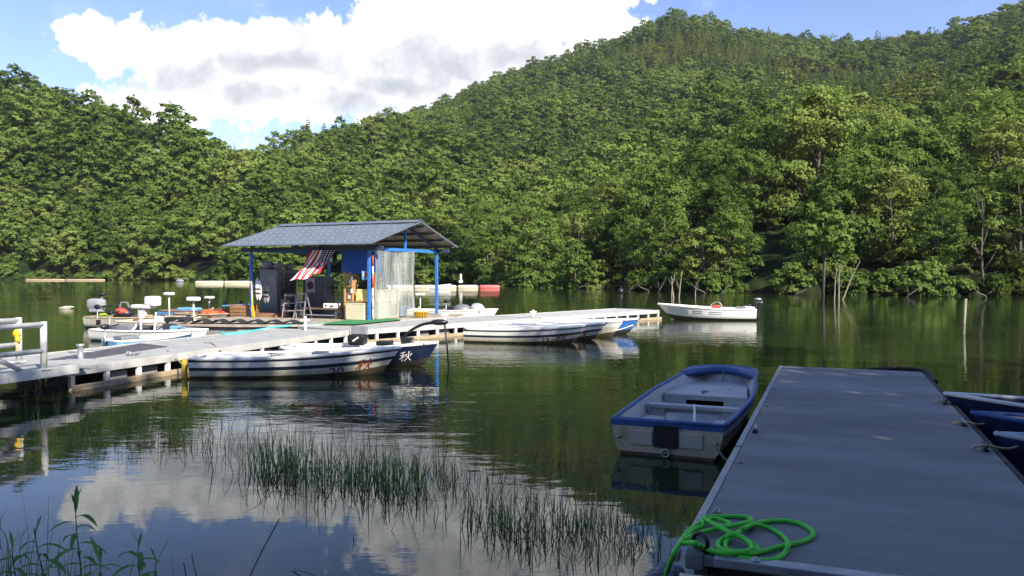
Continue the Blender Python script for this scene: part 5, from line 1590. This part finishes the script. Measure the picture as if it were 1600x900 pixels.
# eroded earth bank on the right shore
def build_bank():
    EARTH = M('eroded_earth', (.24, .19, .10), .95, 0, .45, .9, .5, dirt=.5, dirtc=(.07, .07, .03))
    p = at(1468, 461, 0)
    def f(a, b):
        x = p.x - 1.6 + (3.4 + 1.2 * b) * a + .5 * math.sin(b * 9); z = -.3 + 3.3 * b
        y = p.y - .6 + 2.2 * b + 2.4 * (2 * a - 1) ** 2 + .8 * float(vnoise(np.array([x * 1.1]), np.array([z * 1.2]), 4)[0]) + .3 * float(vnoise(np.array([x * 3.1]), np.array([z * 3.2]), 8)[0])
        return (x, y, z)
    return tag(MB().grid(f, 30, 24).build('earth_bank', EARTH, None, fix=False, solid=.3), kind='structure')
build_bank()

# ================================================================== plants in the near water
def mat_blade(name, c1, c2):
    m = bpy.data.materials.new(name); m.use_nodes = True; nt = m.node_tree; nt.nodes.clear()
    out = nn(nt, 'ShaderNodeOutputMaterial'); geo = nn(nt, 'ShaderNodeNewGeometry'); nz = nn(nt, 'ShaderNodeTexNoise'); nz.inputs['Scale'].default_value = 9.
    nt.links.new(geo.outputs['Position'], nz.inputs[0])
    rp_ = nn(nt, 'ShaderNodeValToRGB'); rp_.color_ramp.elements[0].position = .35; rp_.color_ramp.elements[0].color = (*c1, 1); rp_.color_ramp.elements[1].position = .68; rp_.color_ramp.elements[1].color = (*c2, 1)
    nt.links.new(nz.outputs[0], rp_.inputs[0])
    d = nn(nt, 'ShaderNodeBsdfDiffuse'); t = nn(nt, 'ShaderNodeBsdfTranslucent'); x = nn(nt, 'ShaderNodeMixShader'); x.inputs[0].default_value = .35
    for q in (d, t): nt.links.new(rp_.outputs[0], q.inputs[0])
    nt.links.new(d.outputs[0], x.inputs[1]); nt.links.new(t.outputs[0], x.inputs[2]); nt.links.new(x.outputs[0], out.inputs[0])
    return m
REED = mat_blade('reed_green', (.12, .19, .07), (.25, .33, .11))
DRY = mat_blade('dry_stem', (.16, .13, .06), (.28, .23, .12))
WEED = mat_blade('weed_leaf', (.13, .25, .085), (.23, .38, .13))
def blade(mb, base, h, lean, az, w, rnd, bend=.0, mi=0):
    """tapered bent blade of grass"""
    d = Vector((math.cos(az), math.sin(az), 0)); s = Vector((-d.y, d.x, 0))
    if abs(s.x) < .35: s = Vector((.7, .7 * (1 if s.y > 0 else -1), 0))
    n = 5; vs = []
    for i in range(n + 1):
        t = i / n
        p = Vector(base) + d * (lean * t + bend * t ** 3) * h + Vector((0, 0, h * (t - bend * .55 * t ** 3)))
        ww = w * (1 - t ** 1.6) * .5 + .0004
        vs += [p - s * ww, p + s * ww]
    mb.add(vs, [(2 * i, 2 * i + 1, 2 * i + 3, 2 * i + 2) for i in range(n)], mi, True)
def reeds():
    rnd = random.Random(11); mb = MB()
    def clump(px, py, sx, sy, n, hpx, spread=.35, wid=.007, bend=.5):
        for k in range(int(n * .56)):
            x = px + rnd.gauss(0, sx * 1.25); y = py + rnd.gauss(0, sy)
            if y < 600: continue
            b = at(x, y, 0); h = hpx * rnd.uniform(.45, 1.15) * b.y / FPX
            blade(mb, (b.x, b.y, -.03), h, rnd.uniform(0, spread), rnd.uniform(0, 2 * PI), wid * rnd.uniform(.6, 1.3), rnd, rnd.choice((0, 0, rnd.uniform(.1, bend), rnd.uniform(.3, 1.1))))
    clump(446, 738, 20, 14, 210, 74, .4, .010, .8); clump(420, 731, 30, 9, 70, 56, .4, .009, .8); clump(545, 750, 28, 16, 220, 62, .45, .010, .9); clump(610, 755, 30, 16, 230, 66, .45, .010, .9); clump(660, 745, 22, 12, 100, 58, .45, .009, .9); clump(500, 740, 30, 12, 90, 50, .5, .008, .9)
    clump(570, 735, 80, 10, 70, 44)
    clump(775, 818, 18, 14, 120, 62, .45, .009, .9); clump(815, 836, 18, 12, 80, 50, .5, .009, .9); clump(880, 822, 40, 16, 210, 58, .45, .009, .9); clump(940, 840, 35, 16, 120, 56, .5, .008, .9); clump(1000, 850, 30, 14, 40, 52); clump(850, 800, 60, 12, 45, 42)
    clump(720, 748, 26, 12, 45, 48); clump(760, 745, 30, 10, 25, 42)
    clump(350, 694, 60, 12, 110, 44, .5, .006, .9); clump(250, 686, 60, 12, 120, 46, .5, .006, .9); clump(190, 668, 60, 14, 110, 40, .5, .006); clump(120, 655, 60, 14, 80, 36, .5, .006)
    clump(290, 705, 50, 10, 60, 40, .6, .006, 1.2); clump(60, 650, 50, 16, 50, 36, .5, .006)
    clump(390, 690, 40, 14, 50, 50)
    clump(30, 905, 40, 26, 80, 95, .25, .006, .3); clump(10, 880, 24, 30, 40, 85, .25, .006, .3); clump(110, 915, 50, 16, 50, 60, .3, .006); clump(230, 930, 50, 10, 25, 50, .3, .006)
    clump(330, 700, 90, 12, 90, 42, .5, .007, .9); clump(700, 775, 70, 18, 90, 46, .5, .008, .9); clump(830, 800, 110, 20, 90, 44, .5, .008, .9); clump(960, 850, 60, 16, 60, 48, .5, .008, .9)
    clump(930, 880, 70, 14, 50, 46, .5); clump(640, 800, 60, 16, 22, 30, .9, .005, 1.2); clump(480, 790, 60, 16, 20, 28, .9, .005, 1.2); clump(400, 760, 40, 20, 14, 24, .9, .005, 1.2)
    clump(900, 740, 60, 20, 24, 40, .4, .005); clump(990, 800, 50, 30, 24, 44, .4, .005)
    return tag(mb.build('reeds', REED, None, fix=False), 'loose dark green reeds growing out of the shallow near water', 'reeds', kind='stuff')
reeds()
def dry_reeds():
    rnd = random.Random(12); mb = MB()
    for (px, py, h, n) in ((840, 745, 60, 5), (860, 755, 55, 4), (915, 770, 70, 5), (935, 775, 62, 4), (870, 700, 45, 2), (770, 695, 36, 2), (985, 815, 55, 4), (1020, 800, 50, 3), (90, 640, 45, 4), (60, 628, 50, 4), (40, 640, 50, 4), (150, 640, 40, 4), (680, 700, 50, 4), (560, 690, 48, 4), (250, 660, 44, 5), (320, 665, 40, 4)):
        for k in range(n):
            b = at(px + rnd.gauss(0, 9), py + rnd.gauss(0, 6), 0); hh = h * rnd.uniform(.7, 1.15) * b.y / FPX
            az = rnd.uniform(0, 6.28); ln = rnd.uniform(.05, .3)
            blade(mb, (b.x, b.y, -.03), hh, ln, az, .005, rnd, rnd.uniform(0, .3))
            top = Vector((b.x + math.cos(az) * ln * hh, b.y + math.sin(az) * ln * hh, hh * .92))
            for j in range(7):
                blade(mb, top - Vector((0, 0, .02 * j)), .045, rnd.uniform(.3, .9), rnd.uniform(0, 6.28), .006, rnd)
    return tag(mb.build('seeding_grass', DRY, None, fix=False), 'thin straw coloured seeding grass scattered among the reeds', 'grass', kind='stuff')
dry_reeds()
def weed(px, py, h, leaves, label, seed, tilt=0.):
    rnd = random.Random(seed); b = at(px, py, 0)
    e = empty('leafy_weed', (b.x, b.y, 0), 0, label, 'plant', 'leafy weeds at the water edge')
    def sp(t): return Vector((tilt * t * h + .012 * math.sin(5 * t), .01 * math.cos(4 * t), -.05 + (h + .05) * t))
    MB().tube([sp(i / 8) for i in range(9)], [.006 * (1 - .6 * i / 8) for i in range(9)], 6).build('stem', WEED, e)
    for k in range(leaves):
        t = .25 + .75 * k / (leaves - 1); az = k * 2.4 + rnd.uniform(-.3, .3); L = (.20 - .09 * abs(t - .55)) * rnd.uniform(.75, 1.1) * (.55 if t > .93 else 1)
        up = rnd.uniform(.25, .6) if t < .9 else 1.2
        d = Vector((math.cos(az), math.sin(az), 0)); s = Vector((-d.y, d.x, 0)); vs = []
        for i in range(7):
            q = i / 6; w = L * .10 * math.sin(PI * min(1, q * .93 + .07)) ** .8
            p = sp(t) + d * L * q * (1 if up < 1 else .5) + Vector((0, 0, L * (up * q - .75 * q * q * (1 if up < 1 else .2))))
            vs += [p - s * w + Vector((0, 0, w * .35)), p, p + s * w + Vector((0, 0, w * .35))]
        fs = []
        for i in range(6): fs += [(3 * i, 3 * i + 1, 3 * i + 4, 3 * i + 3), (3 * i + 1, 3 * i + 2, 3 * i + 5, 3 * i + 4)]
        MB().add(vs, fs, 0, True).build('leaf', WEED, e, fix=False)
weed(124, 945, .64, 17, 'tallest leafy weed with a pointed top at the lower left water edge', 1)
weed(70, 930, .40, 12, 'leafy weed among reeds left of the tallest weed', 2, -.1)
weed(215, 950, .40, 13, 'leafy weed right of the tallest weed at the lower left edge', 3, .06)
weed(150, 960, .34, 11, 'short broad weed at the foot of the tallest weed', 4, .15)
weed(25, 940, .34, 10, 'small leafy weed in the lower left corner among reeds', 5)
weed(238, 965, .34, 10, 'small leafy weed farthest right of the weeds at the lower left', 6, .12)
# twigs sticking out of the water
for k, (pts, r_, mt, lab) in enumerate(((((378, 915, 0), (410, 860, .10), (436, 812, .22)), .006, BARK, 'dark bare twig slanting out of the near water'), (((315, 915, 0), (302, 880, .08), (300, 866, .12)), .005, PALE_BARK, 'pale curved twig poking out of the near water'), (((292, 905, .0), (289, 890, .05), (287, 880, .06)), .004, BARK, 'tiny dark twig left of the pale curved twig'), (((440, 885, .01), (470, 892, .02), (505, 905, .01)), .004, PALE_BARK, 'pale twig floating flat on the near water'))):
    P_ = [at(x, y, z) for x, y, z in pts]
    P_[0] = P_[0] - Vector((0, 0, .05))
    tag(MB().tube(spline(P_, 5), r_, 6).build('twig', mt), lab, 'twig')
# speckled stones at the dock corner
def stones():
    rr = random.Random(4)
    for k, (px, py, s) in enumerate(((1042, 905, .10), (1028, 925, .12), (1050, 935, .09))):
        p = at(px, py, 0)
        o = MB().ball((0, 0, .02), (s * 1.2, s, s * .8), 14, 0, .12, k).build('stone', M('speckled_stone', (.22, .24, .27), .9, 0, .6, 26, .5)); o.location = (p.x, p.y, 0)
        tag(o, ('speckled grey stone in the water at the near dock corner', 'larger speckled stone at the bottom edge left of the dock', 'small stone half hidden by the dock end pipe')[k], 'stone')
stones()

# ================================================================== the near shore behind the camera and the trees that shade the dock
def near_shore():
    def f(a, b):
        x = -40 + 80 * a; y = 1.8 - 26 * b + .8 * math.sin(a * 17)
        return (x, y, -.5 + 4.2 * min(1, b * 3) + 6 * max(0, b - .33) + .2 * math.sin(a * 60 + b * 20))
    o = MB().grid(f, 60, 14).build('near_shore', M('bank_earth', (.10, .085, .05), .95, 0, .4, .8, .3), None, fix=False)
    # the ground below the camera stays under its feet
    tag(o, kind='structure')
near_shore()
def shade_trees():
    rr = random.Random(9)
    # x, y, ground, height, kind
    spots = ((3.0, -3.5, 2, 9, 4), (7.5, -5.0, 2.2, 14.5, 5), (13.9, -5.2, 2.5, 17, 3), (10.0, -4.0, 2.4, 11, 6), (9.3, -1.7, 2.2, 7.8, 4), (12.0, -2.6, 2.5, 11.5, 1), (6.0, -2.0, 2.2, 7, 1), (10.5, -9.5, 3, 17, 2), (21.8, -4.2, 3.5, 21.5, 0), (16.8, -1.6, 3, 10.9, 6), (-2.0, -7.0, 2.5, 8, 1))
    for k, (x, y, gz, hh, t) in enumerate(spots):
        me, tm, H_, _, _ = PROTO[t]; s = hh / H_
        e = empty('bank_tree', (x, y, gz), rr.uniform(0, 6), 'broadleaf tree on the near bank that shades the dock', 'tree', 'trees on the near bank that shade the dock'); w = .62 if hh > 16 else 1; e.scale = (s * w, s * w, s)
        for nm, q in (('crown', me), ('trunk', tm)):
            o = bpy.data.objects.new(nm, q); col.objects.link(o); o.parent = e
shade_trees()
# ================================================================== light, sky, camera
SUN_AZ, SUN_EL = R(35), R(36)          # to the right of straight behind the camera
S = Vector((math.sin(SUN_AZ) * math.cos(SUN_EL), -math.cos(SUN_AZ) * math.cos(SUN_EL), math.sin(SUN_EL)))
sl = bpy.data.lights.new('sun', 'SUN'); sl.energy = 4.8; sl.angle = R(.5); sl.color = (1, .93, .82)
so = bpy.data.objects.new('sun', sl); col.objects.link(so)
so.rotation_euler = S.to_track_quat('Z', 'Y').to_euler()

def build_world():
    w = bpy.data.worlds.new('World'); scene.world = w; w.use_nodes = True
    nt = w.node_tree; nt.nodes.clear()
    out = nn(nt, 'ShaderNodeOutputWorld'); bg = nn(nt, 'ShaderNodeBackground')
    bg.inputs['Strength'].default_value = .1
    nt.links.new(bg.outputs[0], out.inputs[0])
    sky = nn(nt, 'ShaderNodeTexSky', sky_type='NISHITA', sun_disc=False)
    sky.sun_elevation = SUN_EL
    sky.sun_rotation = PI - SUN_AZ
    sky.air_density = 1.0; sky.dust_density = .15; sky.ozone_density = 2.2; sky.altitude = 300
    def mth(op, a, b=None, c=None, clamp=False):
        n = nn(nt, 'ShaderNodeMath', operation=op); n.use_clamp = clamp
        for i, q in enumerate((a, b, c)):
            if q is None: continue
            if isinstance(q, (int, float)): n.inputs[i].default_value = q
            else: nt.links.new(q, n.inputs[i])
        return n.outputs[0]
    def vec(op, a, b=None, c=None):
        n = nn(nt, 'ShaderNodeVectorMath', operation=op)
        for i, q in enumerate((a, b, c)):
            if q is None: continue
            if isinstance(q, (tuple, list)): n.inputs[i].default_value = q
            else: nt.links.new(q, n.inputs[i])
        return n
    tc = nn(nt, 'ShaderNodeTexCoord'); sep = nn(nt, 'ShaderNodeSeparateXYZ')
    nt.links.new(tc.outputs['Generated'], sep.inputs[0])
    ym = mth('MAXIMUM', sep.outputs['Y'], .05)
    cmb = nn(nt, 'ShaderNodeCombineXYZ')
    nt.links.new(mth('DIVIDE', sep.outputs['X'], ym), cmb.inputs[0])
    nt.links.new(mth('DIVIDE', sep.outputs['Z'], ym), cmb.inputs[1])
    uv = cmb.outputs[0]
    def noise(scale, detail, rough=.55, off=(0, 0, 0)):
        a = vec('ADD', uv, off)
        z = nn(nt, 'ShaderNodeTexNoise'); z.inputs['Scale'].default_value = scale; z.inputs['Detail'].default_value = detail
        z.inputs['Roughness'].default_value = rough
        nt.links.new(a.outputs[0], z.inputs['Vector'])
        return z
    warp = noise(7, 3)
    wv = vec('MULTIPLY_ADD', warp.outputs['Color'], (.05, .04, 0), (-.025, -.02, 0))
    uvw = vec('ADD', uv, wv.outputs[0]).outputs[0]
    vor = nn(nt, 'ShaderNodeTexVoronoi', feature='SMOOTH_F1'); vor.inputs['Scale'].default_value = 30; vor.inputs['Smoothness'].default_value = .5
    vor.inputs['Detail'].default_value = 2.5; vor.inputs['Roughness'].default_value = .6
    nt.links.new(uvw, vor.inputs['Vector'])
    puff = vor.outputs['Distance']
    fine = noise(26, 7, .6).outputs['Fac']
    def blobs(lst):
        acc = None
        for (px, py, rx, ry) in lst:
            cx, cy = (px - 800) / FPX, (425 - py) / FPX
            sx, sy = FPX / rx, FPX / ry
            l = vec('LENGTH', vec('MULTIPLY_ADD', uvw, (sx, sy, 0), (-cx * sx, -cy * sy, 0)).outputs[0]).outputs['Value']
            acc = l if acc is None else mth('SMOOTH_MIN', acc, l, .35)
        return mth('SUBTRACT', 1.0, acc)
    main = blobs([(140, 60, 80, 50), (220, 75, 110, 60), (330, 62, 110, 58), (430, 66, 110, 66), (400, 100, 150, 46), (525, 75, 90, 70), (600, 62, 115, 108), (760, 20, 260, 170),
                  (900, 10, 150, 130), (960, -60, 110, 100), (740, -150, 230, 130), (200, 175, 150, 66), (330, 140, 180, 90), (480, 150, 170, 80), (640, 120, 220, 90),
                  (1500, -230, 300, 60), (-300, -250, 300, 70)])
    d = mth('ADD', main, mth('MULTIPLY', mth('SUBTRACT', .50, puff), .40))
    d = mth('ADD', d, mth('MULTIPLY', mth('SUBTRACT', fine, .5), 1.0))
    al = nn(nt, 'ShaderNodeMapRange', interpolation_type='SMOOTHSTEP')
    al.inputs[1].default_value = .0; al.inputs[2].default_value = .22
    nt.links.new(d, al.inputs[0])
    # thin veil near the horizon and wisps
    wisp = noise(5, 8, .65, (3.1, 1.7, 0)).outputs['Fac']
    wr = nn(nt, 'ShaderNodeMapRange', interpolation_type='SMOOTHSTEP')
    wr.inputs[1].default_value = .52; wr.inputs[2].default_value = .85; wr.inputs[4].default_value = .5
    nt.links.new(wisp, wr.inputs[0])
    front = mth('GREATER_THAN', sep.outputs['Y'], .06)
    alpha = mth('MULTIPLY', mth('MAXIMUM', al.outputs[0], wr.outputs[0]), front)
    # self shading: thick grey undersides
    grey = blobs([(440, 100, 120, 26), (680, 100, 150, 42), (620, 140, 90, 30), (290, 125, 90, 30), (400, 150, 90, 22), (820, 92, 90, 26), (540, 165, 80, 25)])
    g = mth('ADD', grey, mth('MULTIPLY', mth('SUBTRACT', fine, .5), 1.1))
    gr = nn(nt, 'ShaderNodeMapRange', interpolation_type='SMOOTHSTEP')
    gr.inputs[1].default_value = -.75; gr.inputs[2].default_value = .95
    nt.links.new(g, gr.inputs[0])
    lit = mth('SUBTRACT', 1.0, mth('MULTIPLY', gr.outputs[0], .70))
    lit = mth('MULTIPLY', lit, mth('ADD', .78, mth('MULTIPLY', mth('SUBTRACT', .75, puff), .55)))
    cr = nn(nt, 'ShaderNodeMix', data_type='RGBA')
    cr.inputs[6].default_value = (2.3, 2.5, 2.8, 1); cr.inputs[7].default_value = (9.6, 9.6, 9.5, 1)
    nt.links.new(lit, cr.inputs[0])
    mx = nn(nt, 'ShaderNodeMix', data_type='RGBA')
    nt.links.new(alpha, mx.inputs[0]); hs = nn(nt, 'ShaderNodeHueSaturation'); hs.inputs['Saturation'].default_value = 1.12; nt.links.new(sky.outputs[0], hs.inputs['Color']); nt.links.new(vec('MULTIPLY', hs.outputs[0], (1.18, .97, 1.06)).outputs[0], mx.inputs[6]); nt.links.new(cr.outputs[2], mx.inputs[7])
    nt.links.new(mx.outputs[2], bg.inputs[0])
build_world()
scene.world.cycles.sampling_method = 'MANUAL'
scene.world.cycles.sample_map_resolution = 256

HAZE = 0.00009
if HAZE > 0:
    hm = bpy.data.materials.new('haze'); hm.use_nodes = True; nt = hm.node_tree; nt.nodes.clear()
    ho = nn(nt, 'ShaderNodeOutputMaterial'); hv = nn(nt, 'ShaderNodeVolumePrincipled')
    hv.inputs['Color'].default_value = (.80, .88, 1, 1); hv.inputs['Density'].default_value = HAZE; hv.inputs['Anisotropy'].default_value = .2
    nt.links.new(hv.outputs[0], ho.inputs['Volume'])
    o = MB().box((0, 410, 170), (3000, 1100, 470)).build('haze', hm); tag(o, kind='stuff')
    o['label'] = 'thin pale summer haze in the air over the lake'
cam = bpy.data.cameras.new('camera'); cam.sensor_width = 36; cam.lens = 36 * FPX / 1600
cam.clip_start = .05; cam.clip_end = 3000
co = bpy.data.objects.new('camera', cam); col.objects.link(co)
co.location = (0, 0, CAM_Z); co.rotation_euler = (PI / 2 - PITCH, 0, 0)
scene.camera = co
scene.view_settings.view_transform = 'Standard'
scene.view_settings.look = 'None'
scene.view_settings.exposure = 1.06
scene.view_settings.gamma = 1
scene.view_settings.use_curve_mapping = False
scene.cycles.max_bounces = 4
scene.cycles.diffuse_bounces = 2
scene.cycles.glossy_bounces = 2
scene.cycles.transparent_max_bounces = 8
scene.cycles.use_denoising = True
